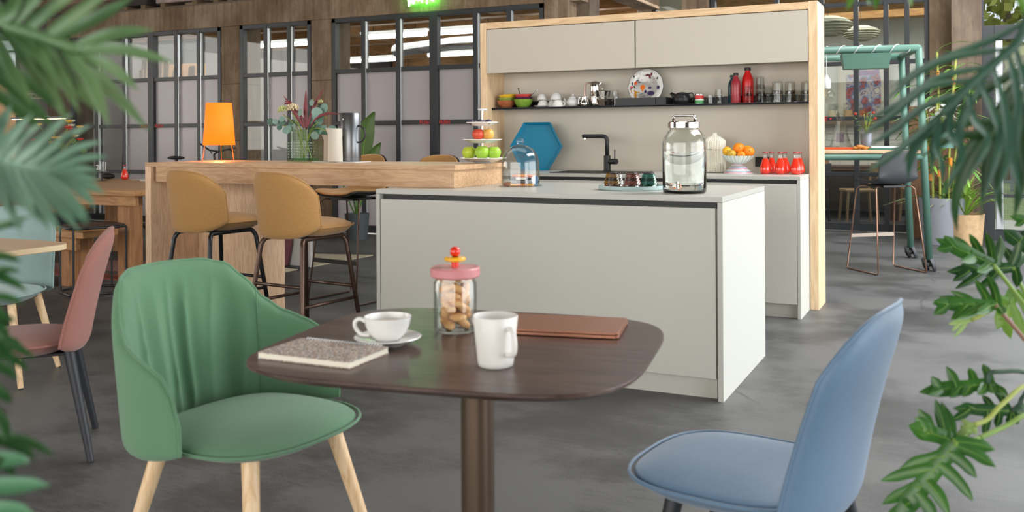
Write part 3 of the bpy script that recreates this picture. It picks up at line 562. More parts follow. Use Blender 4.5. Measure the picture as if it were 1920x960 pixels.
# steel bottles
def flask(lb, x, y, r, h, col):
    t = thing('drinking_bottle', lb, 'bottle', (x, y, SZ), 0, 'steel drinking bottles'); m = pm('bottle_'+col, col, .35, coat=.2)
    MB().lathe([(r*.95, 0), (r, .004), (r, h*.62), (r*.88, h*.74), (r*.5, h*.86), (r*.42, h*.9), (r*.42, h*.93)], 24).build('body', m, t, True, auto=40); MB().lathe([(r*.55, h*.93), (r*.55, h), (r*.45, h+.003)], 20).build('cap', M_black, t, True, auto=40)
flask('dull red steel drinking bottle with black cap, the shorter red one', -1.458, 6.685, .034, .215, 'a8323c'); flask('bright red steel drinking bottle with black cap, the tallest', -1.385, 6.735, .042, .255, 'd8181a'); flask('dark teal steel drinking bottle half hidden behind the dull red one', -1.495, 6.745, .033, .205, '123a48')
# black teapot and tin
t = thing('teapot', 'squat matt black teapot with loop handle on the shelf', 'teapot', (-1.855, 6.70, SZ)); M_bc = pm('black_stoneware', '1e1f20', .38)
MB().lathe([(.04, 0), (.05, .002), (.064, .03), (.064, .05), (.05, .077), (.047, .08)], 28).build('body', M_bc, t, True, auto=60); MB().lathe([(.046, .08), (.036, .087), (.012, .092), (0, .093)], 24).build('lid', M_bc, t, True)
MB().tube([(-.03, 0, .05), (-.062, 0, .066), (-.085, 0, .088)], [.03, .018, .01], 12).build('spout', M_bc, t, True); MB().tube([(.04, 0, .08), (.075, 0, .085), (.088, 0, .065), (.078, 0, .03), (.05, 0, .015)], .005, 8).build('handle', M_bc, t, True)
t = thing('food_tin', 'small steel tin with a red, white and green label on the shelf', 'tin', (-1.722, 6.68, SZ)); MB().lathe([(.032, 0), (.032, .072), (.03, .074)], 24).build('can', M_steel, t)
mt, nt, b = newmat('tin_label'); v = coords(nt); sp = nt.nodes.new('ShaderNodeSeparateXYZ'); nt.links.new(v, sp.inputs[0]); rr = nt.nodes.new('ShaderNodeValToRGB'); rr.color_ramp.interpolation = 'CONSTANT'; mu = nt.nodes.new('ShaderNodeMath'); mu.operation = 'DIVIDE'; mu.inputs[1].default_value = .075; nt.links.new(sp.outputs[2], mu.inputs[0]); nt.links.new(mu.outputs[0], rr.inputs[0])
e = rr.color_ramp.elements; e[0].color = lin('4f9a5c'); e[1].position = .38; e[1].color = lin('e8e2d8'); x = e.new(.5); x.color = lin('cc3a30'); x = e.new(.85); x.color = lin('e8e2d8'); nt.links.new(rr.outputs[0], b.inputs['Base Color'])
MB().lathe([(.0325, .004), (.0325, .068)], 24, cap=False).build('label', mt, t)
# patterned plate
t = thing('patterned_plate', 'white scalloped plate with a dark rim and bright flower and bird motifs', 'plate', (-2.14, 6.72, SZ+.143)); t.rotation_euler = (R(80), 0, 0); t.scale = (.94, .94, .94)
def scal(r, z, am=.012): return [(r*(1+am*math.cos(12*a))*math.cos(a), r*(1+am*math.cos(12*a))*math.sin(a), z) for a in [2*math.pi*i/96 for i in range(96)]]
m = rings([scal(.142, -.003), scal(.146, .001), scal(.143, .004), scal(.105, .001, 0), scal(.100, -.003, 0)]); m.build('plate_body', M_white, t, True, auto=50)
MB().tube(scal(.1455, .0025), .0016, 6, closed=True).build('rim_line', pm('dark_rim', '3a2a30', .4), t)
def blot(parts, col, z=.0045, nm='motif'):
    m = MB()
    for (x, y, rx, ry, an) in parts:
        zz = z if math.hypot(x, y) > .105 else -.0015
        pts = []
        for i in range(12):
            a = 2*math.pi*i/12; u, w = rx*math.cos(a), ry*math.sin(a); c, s = math.cos(R(an)), math.sin(R(an)); pts.append((x+u*c-w*s, y+u*s+w*c))
        m.prism(pts, zz-.002, zz+.0008)
    m.build(nm, pm('glaze_'+col, col, .3), t)
blot([(-.002+.02, .098, .028, .009, 20), (.03, .082, .008, .022, 15), (.045, .1, .012, .008, 80), (.01, .095, .008, .006, 0)], '6e1c30')
blot([(-.085, .03, .016, .013, 30)], 'dc5a24'); blot([(-.025, -.005, .020, .022, 0), (-.025, -.03, .008, .009, 0)], 'ec7a1c'); blot([(-.115, -.005, .013, .011, 0)], 'd85a68')
blot([(-.085, -.04, .008, .024, 60), (-.08, -.07, .01, .024, 10), (-.115, -.04, .004, .016, 20), (-.055, -.045, .012, .004, 0)], 'c98a24')
blot([(-.07, .05, .014, .004, 20), (-.11, .025, .004, .016, 0), (-.095, 0, .004, .014, 30), (-.14+.02, -.018, .012, .004, 30), (-.055, .038, .012, .003, 0), (-.1, .085, .010, .003, 40), (-.1, .085, .003, .010, 0), (-.1, .085, .010, .003, -50), (.095, .065, .010, .003, 30), (.095, .065, .003, .010, 0), (.095, .065, .010, .003, -50)], '22282c')
blot([(.045, -.055, .03, .018, 0), (.035, -.01, .015, .009, 0), (.105, -.01, .012, .015, 0), (-.0, -.04, .01, .014, 0)], '3c2a58'); blot([(-.05, .1, .003, .003, 0), (-.035, .055, .003, .003, 0), (.01, .04, .003, .003, 0), (.065, .06, .003, .003, 0), (.06, .03, .003, .003, 0), (-.13, .03, .003, .003, 0)], 'c85030', nm='motif_dots')
# ---- on the island
t = thing('glass_cloche', 'clear glass bell cloche with round knob over wrapped snack bars', 'cloche', (-2.18, 4.60, .9105)); 
MB().lathe([(.118, 0), (.118, .006), (.108, .008), (.105, .008), (.104, .13), (.095, .17), (.07, .205), (.035, .222), (.012, .226), (.012, .2225), (.034, .2185), (.068, .202), (.0925, .168), (.1015, .13), (.1025, .004), (.114, .002)], 40, cap=False).build('dome', M_gl, t, True, auto=70)
MB().sphere((0, 0, .245), .022, 18, 12).build('knob', M_gl, t, True)
def bar_(lb, x, y, z, l, w, h, rz, col, c2, nm='snack_bar'):
    t = thing(nm, lb, 'snack', (x, y, z), R(rz), 'wrapped snack bars under the cloche')
    MB().box(-l/2, l/2, -w/2, w/2, 0, h).build('wrapper', pm('wrap_'+col, col, .3, coat=.3), t, bev=h*.4); MB().box(-l*.22, l*.22, -w/2-.0008, w/2+.0008, h*.2, h+.0008).build('print_band', pm('wrap_'+c2, c2, .35), t, bev=.001)
bar_('yellow wrapped bar at the bottom of the snack stack', -2.165, 4.59, .911, .13, .05, .016, 20, 'e8a83c', 'd07828'); bar_('silver and black wrapped bar second from the bottom', -2.17, 4.60, .928, .12, .045, .016, 15, '9aa4b0', '30343a')
bar_('dark wrapped bar with white band in the middle of the snack stack', -2.175, 4.59, .945, .12, .045, .015, 28, '1c262e', 'e0dcd4'); bar_('orange wrapped bar on top of the snack stack', -2.165, 4.60, .961, .12, .042, .014, 10, 'd8602c', 'f0a060'); bar_('brown wrapped bar lying left of the snack stack', -2.235, 4.56, .911, .05, .04, .022, 60, '8a5038', 'a86848')
bar_('blue wrapped bar standing at the right of the snack stack', -2.115, 4.61, .911, .07, .015, .055, 30, '5a86b0', 'e0e4e8')
M_mint = pm('mint_tray', 'aabfbd', .35)
t = thing('glass_tray', 'round pale mint tray carrying upturned colourful tumblers', 'tray', (-1.52, 4.52, .9105)); MB().lathe([(.16, 0), (.164, .003), (.166, .022), (.163, .022), (.160, .006), (0, .006)], 48).build('tray_dish', M_mint, t, True, auto=40)
def gem(lb, x, y, col, sat, sc=1):
    t = thing('pressed_glass', lb, 'glass', (-1.52+x, 4.52+y, .917), 0, 'coloured pressed tumblers on the mint tray'); m1 = tglass('tint_'+sat, sat, sat, .02); m0 = tglass('tint_'+col, col, col, .03)
    MB().lathe([(.043, 0), (.041, .022), (.038, .022), (.040, 0)], 24, cap=False).build('plain_rim', m0, t, True)
    vs = []; m = MB(); n = 12; P = []
    for j in range(9):
        z = .022+.05*j/8; r = .0415-.011*j/8
        P.append([(r*(1+.045*(((i+j) % 2)*2-1))*math.cos(2*math.pi*i/24), r*(1+.045*(((i+j) % 2)*2-1))*math.sin(2*math.pi*i/24), z) for i in range(24)])
    k = rings(P+[[(p[0]*.85, p[1]*.85, .074) for p in P[-1]]]); k.build('cut_body', m0, t)
    MB().lathe([(.029, .0745), (.027, .079), (0, .079)], 20).build('coloured_foot', m1, t, True)
gem('amber pressed tumbler at the left of the mint tray', -.10, .0, 'd8b878', 'b08830'); gem('clear pressed tumbler second from the left on the mint tray', -.055, -.075, 'f0f0ee', '9a9aa0'); gem('clear pressed tumbler behind, in the middle left of the mint tray', -.02, .075, 'd8dcd8', '60646c')
gem('red rimmed pressed tumbler in the middle of the mint tray', 0.015, -.015, 'f0b0a0', 'd02818'); gem('clear pressed tumbler at the front of the mint tray', .04, -.105, 'f4f0f0', 'c05040'); gem('blue rimmed pressed tumbler at the back right of the mint tray', .075, .06, 'b0d0e0', '1858a0'); gem('green rimmed pressed tumbler at the right of the mint tray', .105, -.03, 'b8dcc8', '107048')
t = thing('drinks_dispenser', 'large glass drinks dispenser with tap and carrying handle, half full of water', 'dispenser', (-1.19, 4.33, .9105)); M_dg = glass('dispenser_glass', 'f7f9f6')
MB().lathe([(0, 0), (.094, 0), (.101, .006), (.103, .02), (.103, .235), (.098, .262), (.075, .296), (.066, .303), (.066, .312), (.063, .312), (.063, .301), (.072, .293), (.094, .260), (.0985, .234), (.0985, .02), (.09, .012), (0, .012)], 48, cap=False).build('jar', M_dg, t, True, auto=60)
M_water = glass('water', 'fafcfa', 0, 1.33); MB().lathe([(.088, .0135), (.0975, .022), (.0975, .196), (0, .196)], 48).build('water_fill', M_water, t, True, auto=40)
MB().lathe([(.068, .308), (.076, .31), (.076, .334), (.07, .338), (0, .338)], 40).build('metal_lid', M_chrome, t, True, auto=30)
MB().tube([(-.052, 0, .336), (-.053, 0, .358), (-.045, 0, .368), (.045, 0, .368), (.053, 0, .358), (.052, 0, .336)], .0075, 10).build('lid_handle', M_chrome, t, True)
tp = MB().cyl((0, -.10, .042), (0, -.135, .042), .010, n=12).cyl((0, -.13, .06), (0, -.13, .018), .0085, .007, n=12).build('tap', M_chrome, t, True, auto=40); 
MB().tube([(.004, -.132, .048), (.018, -.138, .046), (.024, -.138, .032), (.016, -.138, .02), (.004, -.136, .024)], .0035, 8).build('tap_lever', pm('copper_tint', 'c89a80', .2, .9), t, True)
# ---- on the bar
t = thing('table_lamp', 'orange table lamp with tall tapered shade on thin wire legs', 'lamp', (-4.465, 4.73, 1.0325)); M_os = pm('lit_orange_shade', 'f07010', .7, em='ff6a08', ems=.75)
MB().lathe([(.103, .105), (.082, .385)], 40, cap=False).build('lamp_shade', M_os, t, True, mods=[SOL(.002)])
M_ow = pm('orange_wire', 'e07030', .4)
for a in (200, 320, 80): MB().tube([(.118*math.cos(R(a)), .118*math.sin(R(a)), 0), (.10*math.cos(R(a)), .10*math.sin(R(a)), .11), (.094*math.cos(R(a)), .094*math.sin(R(a)), .2)], .0022, 6).build('leg', M_ow, t)
MB().sphere((0, 0, .22), .03, 12, 8).build('bulb', pm('warm_bulb', 'ffffff', .3, em='ffb060', ems=6), t, True)
pl = bpy.data.lights.new('lamp_glow', 'POINT'); pl.energy = 1.6; pl.color = (1, .55, .2); pl.shadow_soft_size = .03; po = bpy.data.objects.new('lamp_glow', pl); po.location = (-4.465, 4.73, 1.16); C.objects.link(po)
# glass vase with flowers
t = thing('flower_vase', 'ribbed square green-tinted glass vase with eucalyptus, red leaves and cream flowers', 'vase', (-3.755, 4.73, 1.0325)); M_gg = tglass('green_tint_glass', 'eef7ea', 'a4cc9a', .03)
def knobby(x0, x1, y0, y1, z0, z1, nx, nz):
    m = MB().box(x0, x1, y0, y1, z0, z1)
    for i in range(nx):
        for j in range(nz):
            cx = x0+(x1-x0)*(i+.5)/nx; cz = z0+(z1-z0)*(j+.5)/nz; dx = (x1-x0)/nx*.38; dz = (z1-z0)/nz*.38
            for y, s in ((y0, -1), (y1, 1)): m.add([(cx-dx, y, cz-dz), (cx+dx, y, cz-dz), (cx+dx, y, cz+dz), (cx-dx, y, cz+dz), (cx, y+s*.006, cz)], [(0, 1, 4), (1, 2, 4), (2, 3, 4), (3, 0, 4)])
    return m
knobby(-.11, .11, -.04, .04, 0, .128, 10, 7).build('vase_block', M_gg, t); knobby(-.088, -.012, -.035, .035, .131, .205, 4, 4).build('vase_neck', M_gg, t); knobby(.012, .088, -.035, .035, .131, .215, 4, 4).build('vase_neck', M_gg, t)
MB().box(-.085, .085, -.028, .028, .004, .02).build('base_slab', glass('deep_green_glass', '6cc070', .05), t)
M_st = pm('stem_green2', '8a9a3c', .6); M_eu = pm('eucalyptus_leaf', '7f9f92', .6, var=.15, vs=20); M_eu2 = pm('dark_eucalyptus', '4f7060', .6, var=.15, vs=20); M_rl = pm('red_cordyline', '7a3038', .5, var=.3, vs=25); M_cr = pm('cream_flower', 'c9c08c', .8, col2='e4cdb4', vs=90); M_yg = pm('yellowgreen_flower', 'a8b45c', .8, col2='d4d49c', vs=90); M_dr = pm('dark_red_rose', '7c1424', .7)
def L(c, x, z, y=0): return (c[0]+x, y, z)
for pts in [[(-.03, 0, .02), (-.05, .0, .2), (-.16, -.01, .30)], [(-.01, 0, .02), (-.03, 0, .2), (-.10, .0, .31)], [(.06, 0, .01), (-.01, 0, .18), (-.08, 0, .26)], [(0, 0, .02), (-.06, 0, .19), (-.2, 0, .235)], [(0, 0, .02), (.05, 0, .2), (.16, .02, .28)], [(0, 0, .02), (.06, 0, .2), (.19, .0, .19)]]:
    MB().tube(spline(pts, 5), .0028, 6).build('stem', M_st, t, True)
rnd = random.Random(3)
def round_leaf(p, r, nrm, mat, parent, nm='leaf'):
    M = frame_to(p, nrm); m = MB(); out = [(0, 0, 0)]+[(0, r*math.cos(a)*(1 if abs(a) > .1 else 1.1), r*.88*math.sin(a)) for a in [2*math.pi*i/10 for i in range(10)]]
    out = [(o[0]+.15*(o[1]**2+o[2]**2)/r, o[1], o[2]) for o in out]
    m.add(out, [(0, i, i % 10+1) for i in range(1, 11)]); m.xf(M); m.build(nm, mat, parent, True)
for k, (x, z, r) in enumerate([(-.255, .255, .028), (-.215, .235, .024), (-.20, .255, .02), (-.165, .25, .026), (-.13, .235, .028), (-.115, .20, .034), (-.10, .25, .022), (-.15, .27, .022), (-.075, .215, .03), (-.2, .215, .02), (-.04, .255, .03), (-.09, .285, .022),
        (.10, .34, .03), (.115, .31, .036), (.145, .335, .036), (.13, .275, .034), (.085, .29, .03), (.075, .25, .034), (.055, .215, .04), (.09, .20, .034), (.135, .205, .03), (.155, .165, .036), (.19, .205, .028), (.17, .14, .034), (.205, .12, .03), (.11, .165, .03), (.045, .26, .03), (.02, .3, .028), (-.02, .31, .026), (.09, .37, .024)]):
    round_leaf((x, rnd.uniform(-.04, .05), z), r, (rnd.uniform(-.4, .4), -1, rnd.uniform(-.3, .5)), M_eu if k % 3 else M_eu2, t)
for pts, w in [([(-.0, 0, .21), (-.07, -.01, .31), (-.155, -.01, .42)], .012), ([(.015, 0, .2), (.01, 0, .33), (.014, 0, .452)], .017), ([(.02, 0, .21), (.07, .0, .34), (.155, .0, .46)], .011), ([(.045, 0, .22), (.12, -.02, .28), (.2, -.02, .30), (.29, -.02, .295)], .008), ([(-.0, 0, .21), (-.03, 0, .29), (-.1, 0, .35)], .010)]:
    sp_ = spline(pts, 7); P = []; N = len(sp_)
    for i, p in enumerate(sp_):
        q = i/(N-1); ww = w*math.sin(math.pi*(q*.88+.1)); d = (sp_[min(i+1, N-1)]-sp_[max(i-1, 0)]).normalized(); s = Vector((d.z, 0, -d.x)); P.append([p+s*ww, p+Vector((0, -.004, 0)), p-s*ww])
    MB().grid(P).build('red_leaf', M_rl, t, True)
def umbel(c, r, mat, nm, k=70):
    m = MB(); rr_ = random.Random(hash(nm) % 99 if False else 5)
    for i in range(k):
        a = rr_.uniform(0, 6.28); e_ = rr_.uniform(-.2, 1); q = r*(.75+.3*rr_.random()); s_ = math.sqrt(max(0, 1-e_*e_)); m.sphere((c[0]+q*s_*math.cos(a), c[1]+q*s_*math.sin(a)*.8, c[2]+q*e_*.8), r*.16, 6, 4)
    o = m.build(nm, mat, t, True); o['kind'] = 'stuff'
umbel((-.165, -.01, .325), .036, M_yg, 'flower_head'); umbel((-.095, 0, .335), .04, M_cr, 'flower_head'); umbel((-.155, .03, .37), .026, M_dr, 'rose_head', 40); umbel((.125, 0, .375), .018, M_yg, 'small_flower_cluster', 24)
# tray, jugs, thermos
o = MB().prism(rrect(.35, .16, .02), 0, .004).build('serving_tray', M_white, None, bev=.0015); o.location = (-3.42, 4.66, 1.0325); o.rotation_euler = (0, 0, R(-3)); tag(o, 'flat white rectangular tray under the thermos jug on the bar counter', 'tray')
M_brush = pm('brushed_steel', '77797b', .33, 1.0)
t = thing('thermos_jug', 'cylindrical brushed steel thermos jug with black loop handle', 'jug', (-3.385, 4.71, 1.038))
MB().lathe([(.062, 0), (.063, .004), (.063, .292), (.060, .296), (0, .296)], 40).build('body', M_brush, t, True, auto=40); MB().add([(-.056, -.02, .296), (-.056, .02, .296), (-.095, 0, .298), (-.058, -.012, .262), (-.058, .012, .262)], [(0, 1, 2), (0, 2, 3), (1, 4, 2), (3, 2, 4)]).build('spout', M_brush, t)
MB().tube([(.058, -.01, .215), (.085, -.012, .213), (.108, -.014, .195), (.118, -.015, .165), (.108, -.014, .135), (.085, -.012, .117), (.058, -.01, .115)], .0055, 8).build('handle', M_black, t, True); MB().sphere((-.012, -.0605, .255), .007, 10, 8).build('lid_button', M_chrome, t, True)
M_stone = pm('stoneware', 'c9c3b4', .55); M_stone2 = pm('beige_stoneware', 'a89a88', .55)
for lb, x, y, r, h, m in [('taller cream milk jug with pointed spout on the white tray', -3.42, 4.60, .042, .20, M_stone), ('shorter beige milk jug half hidden behind the cream jug', -3.50, 4.65, .034, .16, M_stone2)]:
    t = thing('milk_jug', lb, 'jug', (x, y, 1.038), 0, 'pointed jugs on the white tray'); MB().lathe([(r*1.06, 0), (r*1.08, .003), (r*.98, h), (r*.92, h), (r*.98, .01), (0, .008)], 28).build('body', m, t, True, auto=50)
    MB().add([(-r*.75, -r*.55, h), (-r*.75, r*.55, h), (-r*1.75, 0, h+.004), (-r*.9, 0, h*.66)], [(0, 1, 2), (0, 2, 3), (1, 3, 2)]).build('spout', m, t, mods=[SOL(.003)])
# three-tier cake stand
t = thing('tiered_cake_stand', 'white three-tier cake stand with steel rod, holding apples and plums', 'cake stand', (-2.475, 4.72, 1.0325))
def tier(z, r): return MB().lathe([(r*.5, z-.014), (r*.55, z-.016), (r*.72, z-.008), (r, z+.003), (r, z+.006), (r*.7, z-.002), (r*.5, z-.008), (0, z-.008)], 8 if r < .12 else 40).build('plate', M_white, t, True, auto=30)
MB().lathe([(.055, 0), (.057, .0), (.03, .01), (.0, .01)], 24).build('foot', M_white, t); tier(.025, .137); tier(.130, .117); tier(.228, .097)
MB().cyl((0, 0, .008), (0, 0, .305), .0035, n=8).build('rod', M_steel, t); MB().lathe([(.022, .300), (.028, .306), (.028, .31), (0, .309)], 24).build('finial', M_white, t, True, auto=40)
M_ga = pm('green_apple', '9cc43c', .3, var=.12, vs=18); M_ya = pm('yellowgreen_apple', 'b8c83c', .3, var=.12, vs=18); M_ra = pm('red_yellow_apple', 'c02418', .3, col2='d8583c', vs=14); M_pl = pm('dark_plum', '2c2038', .4, var=.3, vs=30)
def apple(lb, x, y, z, r, m, grp='apples on the cake stand'):
    t = thing('apple', lb, 'fruit', (-2.475+x, 4.72+y, 1.0325+z), 0, grp)
    MB().lathe([(0, -r*.72), (r*.35, -r*.85), (r*.75, -r*.6), (r, 0), (r*.93, r*.45), (r*.6, r*.82), (r*.25, r*.85), (0, r*.62)], 22).build('flesh', m, t, True); MB().cyl((0, 0, r*.6), (r*.1, 0, r*1.0), .0014, n=5).build('stem', pm('brown_stem', '5a4028', .8), t)
apple('yellow-green apple on the left of the bottom tier', -.072, -.03, .058, .042, M_ya); apple('green apple in the middle of the bottom tier', .02, -.045, .06, .043, M_ga); apple('green apple at the right of the bottom tier', .075, -.005, .058, .041, M_ga)
apple('red apple on the middle tier', -.018, -.02, .163, .036, M_ra); apple('red and yellow apple on the right of the middle tier', .028, .012, .163, .036, pm('yellow_red_apple', 'd8c054', .3, col2='d89048', vs=10))
for k, (x, y) in enumerate([(-.05, -.02), (-.02, .03), (.005, -.04), (.035, .0), (.055, -.035), (-.045, -.055)]):
    o = MB().sphere((0, 0, 0), .018, 12, 8, (1.25, 1, .8)).build('plum', M_pl, None, True); o.location = (-2.475+x, 4.72+y, 1.0325+.235); o.rotation_euler = (0, 0, k); tag(o, 'dark purple plum in the pile on the top tier', 'fruit', 'plums on the top tier')
# ---------------------------------------------------------------- seating
def lens_shell(th, S, parent, mat, name, ns=36, nt=18, pleat=None, pipe=.0045, pipe_mat=None, edge_pow=.5, outer=None, pname='piping'):
    # S(s,t) -> (mid point, normal); cushion tapers to a seam along its border
    A, B_ = [], []; E = []
    for i in range(ns+1):
        s = -1+2*i/ns; ra, rb = [], []
        for j in range(nt+1):
            t = j/nt; p, n = S(s, t); prof = (max(0, (1-abs(s)**6))*max(0, 1-(2*t-1)**8))**edge_pow
            k = pleat(s, t) if pleat else 0
            ra.append(p+n*(th*.5*prof+.0008+k*prof)); rb.append(p-n*(th*.5*prof+.0008))
        A.append(ra); B_.append(rb)
    m = MB().grid(A); m.grid([r[::-1] for r in B_])
    k = nt+1; N = (ns+1)*k
    for i in range(ns):
        m.f.append((i*k+nt, (i+1)*k+nt, N+(i+1)*k, N+i*k)); m.f.append(((i+1)*k, i*k, N+i*k+nt, N+(i+1)*k+nt))
    for j in range(nt):
        m.f.append((j, j+1, N+nt-j-1, N+nt-j)); m.f.append((ns*k+j+1, ns*k+j, N+ns*k+nt-j, N+ns*k+nt-j-1))
    o = m.build(name, mat, parent, True, mods=[SUB(1)])
    if pipe:
        path = [S(-1, j/nt)[0] for j in range(nt+1)]+[S(-1+2*i/ns, 1)[0] for i in range(1, ns+1)]+[S(1, 1-j/nt)[0] for j in range(1, nt+1)]
        MB().tube(path, pipe, 6).build(pname, pipe_mat or mat, parent, True)
    return o
def shell(Rx, Ry, phim, zb, zt, lean, xo=0):
    def P(s, t):
        ph = s*phim(t, s); z = zb(s)+(zt(s)-zb(s))*t; u = (z-zb(0))/(zt(0)-zb(0)); x = xo-Rx*math.cos(ph)-lean*u**1.4; y = Ry*math.sin(ph); return Vector((x, y, z))
    def S(s, t):
        e = .01; p = P(s, t); a = P(min(1, s+e), t)-P(max(-1, s-e), t); b = P(s, min(1, t+e))-P(s, max(0, t-e)); n = b.cross(a)
        if n.length < 1e-9: n = Vector((1, 0, 0))
        n.normalize()
        if n.x*math.cos(s)*1 < 0 and abs(s) < .2: n = -n
        return p, n
    p, n = S(0, .5); flip = -1 if n.x < 0 else 1
    return lambda s, t: (lambda q: (q[0], q[1]*flip))(S2(P, s, t))
def S2(P, s, t):
    e = .012; p = P(s, t); a = P(min(1, s+e), t)-P(max(-1, s-e), t); b = P(s, min(1, t+e))-P(s, max(0, t-e)); n = b.cross(a)
    n = n.normalized() if n.length > 1e-9 else Vector((1, 0, 0)); return p, n
def cushion(parent, mat, hx, hy, z, up, dn, name='seat', ex=3.2, front=1.0, xo=0, taper=0, pipe=.0045):
    m = MB(); n = 48; K = 8
    def o(a, f):
        c, s = math.cos(a), math.sin(a); r = 1/((abs(c)**ex+abs(s)**ex)**(1/ex)); x = hx*r*c; y = hy*r*s*(1-taper*(.5-x/(2*hx)) if taper else 1); return xo+x*f, y*f
    m.v.append((xo, 0, z+up))
    for k in range(1, K+1):
        f = k/K; 
        for i in range(n): x, y = o(2*math.pi*i/n, f); m.v.append((x, y, z+up*(1-f**3.2)))
    for i in range(n): m.f.append((0, 1+i, 1+(i+1) % n))
    for k in range(K-1):
        for i in range(n): m.f.append((1+k*n+i, 1+(k+1)*n+i, 1+(k+1)*n+(i+1) % n, 1+k*n+(i+1) % n))
    b0 = len(m.v)
    for k in range(1, 5):
        f = 1-k/4*.35
        for i in range(n): x, y = o(2*math.pi*i/n, f); m.v.append((x, y, z-dn*(1-((f-.65)/.35)**2)))
    for i in range(n): m.f.append((1+(K-1)*n+i, b0+i, b0+(i+1) % n, 1+(K-1)*n+(i+1) % n))
    for k in range(3):
        for i in range(n): m.f.append((b0+k*n+i, b0+(k+1)*n+i, b0+(k+1)*n+(i+1) % n, b0+k*n+(i+1) % n))
    m.f.append(tuple(b0+3*n+i for i in range(n)))
    ob = m.build(name, mat, parent, True, mods=[SUB(1)])
    MB().tube([(o(2*math.pi*i/n, 1.002)[0], o(2*math.pi*i/n, 1.002)[1], z) for i in range(n)], pipe, 6, closed=True).build('piping', mat, parent, True)
    return ob
def legs(parent, mat, ax, ay, bx, by, z, r0, r1, xo=0, foot=None):
    for sx in (1, -1):
        for sy in (1, -1):
            l = MB().cyl((xo+sx*ax, sy*ay, z), (xo+sx*bx, sy*by, .004), r0, r1, 16).build('leg', mat, parent, True, auto=40)
            MB().cyl((xo+sx*bx, sy*by, .0), (xo+sx*bx, sy*by, .006), r1*.85, n=12).build('foot_pad', M_black, l)
M_ash = wood('ash_leg', 'd0a878', 'e6c8a0', 'z', .5, 1.5); M_blackwood = pm('black_stained_leg', '24262b', .5)
def side_chair(label, fab, leg, loc, rz, grp=None, H=.44):
    t = thing('side_chair', label, 'chair', loc, R(rz), grp); f = fab
    S = shell(.15, .262, lambda t, s: R(62)*(1-.12*t), lambda s: .395+.03*abs(s)**4, lambda s: .395+H-.13*abs(s)**3.2, .10, -.04)
    lens_shell(.036, S, t, f, 'backrest'); cushion(t, f, .218, .228, .435, .030, .045, ex=3.0, xo=.052)
    legs(t, leg, .14, .14, .215, .215, .40, .020, .0125)
    MB().box(-.15, .15, -.15, .15, .385, .395).build('seat_plate', M_black, t, bev=.002); return t
F_green = fabric('green_wool', '628969', 900, .06); F_pink = fabric('dusty_pink_wool', '9c6a5f', 900, .08); F_blue = fabric('slate_blue_leather', '53687c', 500, .05); F_lblue = fabric('pale_aqua_wool', '93aaa6', 900, .09); F_mus = fabric('mustard_wool', 'b28650', 900, .16)
M_blue = pm('slate_blue_fabric', '5c7892', .5, var=.05, vs=60, bs=900, bst=.12, sheen=.25)
side_chair('slate blue upholstered side chair at the right edge of the dark table', M_blue, M_blackwood, (-.41, 2.10, 0), 172)
side_chair('dusty pink upholstered side chair with black wooden legs at the left', F_pink, M_blackwood, (-3.18, 2.37, 0), 228)
side_chair('pale aqua upholstered side chair with light wooden legs behind the light wood table', F_lblue, M_ash, (-4.31, 3.02, 0), 300)
# green armchair
t = thing('armchair', 'sage green upholstered armchair with gathered back and light wooden legs at the dark table', 'chair', (-1.745, 1.925, 0), R(-3))
def ztg(s):
    a = abs(s)
    pts = [(0, .83), (.22, .828), (.34, .812), (.43, .765), (.52, .705), (.62, .668), (.75, .645), (.88, .615), (.95, .575), (1.0, .50)]
    for (a0, z0), (a1, z1) in zip(pts, pts[1:]):
        if a <= a1: u = (a-a0)/(a1-a0); u = u*u*(3-2*u)*.35+u*.65; return z0+(z1-z0)*u
    return .5
def phg(t, s): return R(108)
def PG(s, t):
    ph = s*R(108); zb = .395+.035*abs(s)**6; z = zb+(ztg(s)-zb)*t; u = max(0, (z-.395)/.435)
    flare = 1+.06*u; fw = max(0, abs(s)-.55)/.45
    return Vector((.0-.240*math.cos(ph)*flare-.060*u**1.3*max(0, math.cos(ph))+fw*.02, .290*math.sin(min(abs(ph), R(95)))*(1 if s > 0 else -1)*flare if abs(ph) > 1e-6 else 0, z))
_q, _n = S2(PG, 0, .5); _fl = -1 if _n.x < 0 else 1
def pleatg(s, t):
    w = max(0, 1-(abs(s)/.50)**4)*max(0, 1-(max(0, t-.55)/.36)**2)*min(1, t*5+.3)
    q = s*R(108)*13.5+.7*math.sin(t*3+s*5)+.8*math.sin(s*11)
    return -.024*w*(abs(math.sin(q))**.6) * (.6+.4*math.sin(s*23+1)) + .008*w
lens_shell(.045, lambda s, t: (lambda q: (q[0], q[1]*_fl))(S2(PG, s, t)), t, F_green, 'backrest', 150, 28, pleat=pleatg, pipe=.0042, edge_pow=.6)
cushion(t, F_green, .245, .262, .425, .042, .035, ex=2.7, xo=.05, pipe=.0042, taper=.0)
legs(t, M_ash, .15, .15, .245, .235, .41, .0225, .0135, .03)
MB().tube([PG(.47, k/10)+Vector((.0235, -.012, 0)) for k in range(11)], .002, 5).build('seam', F_green, t)
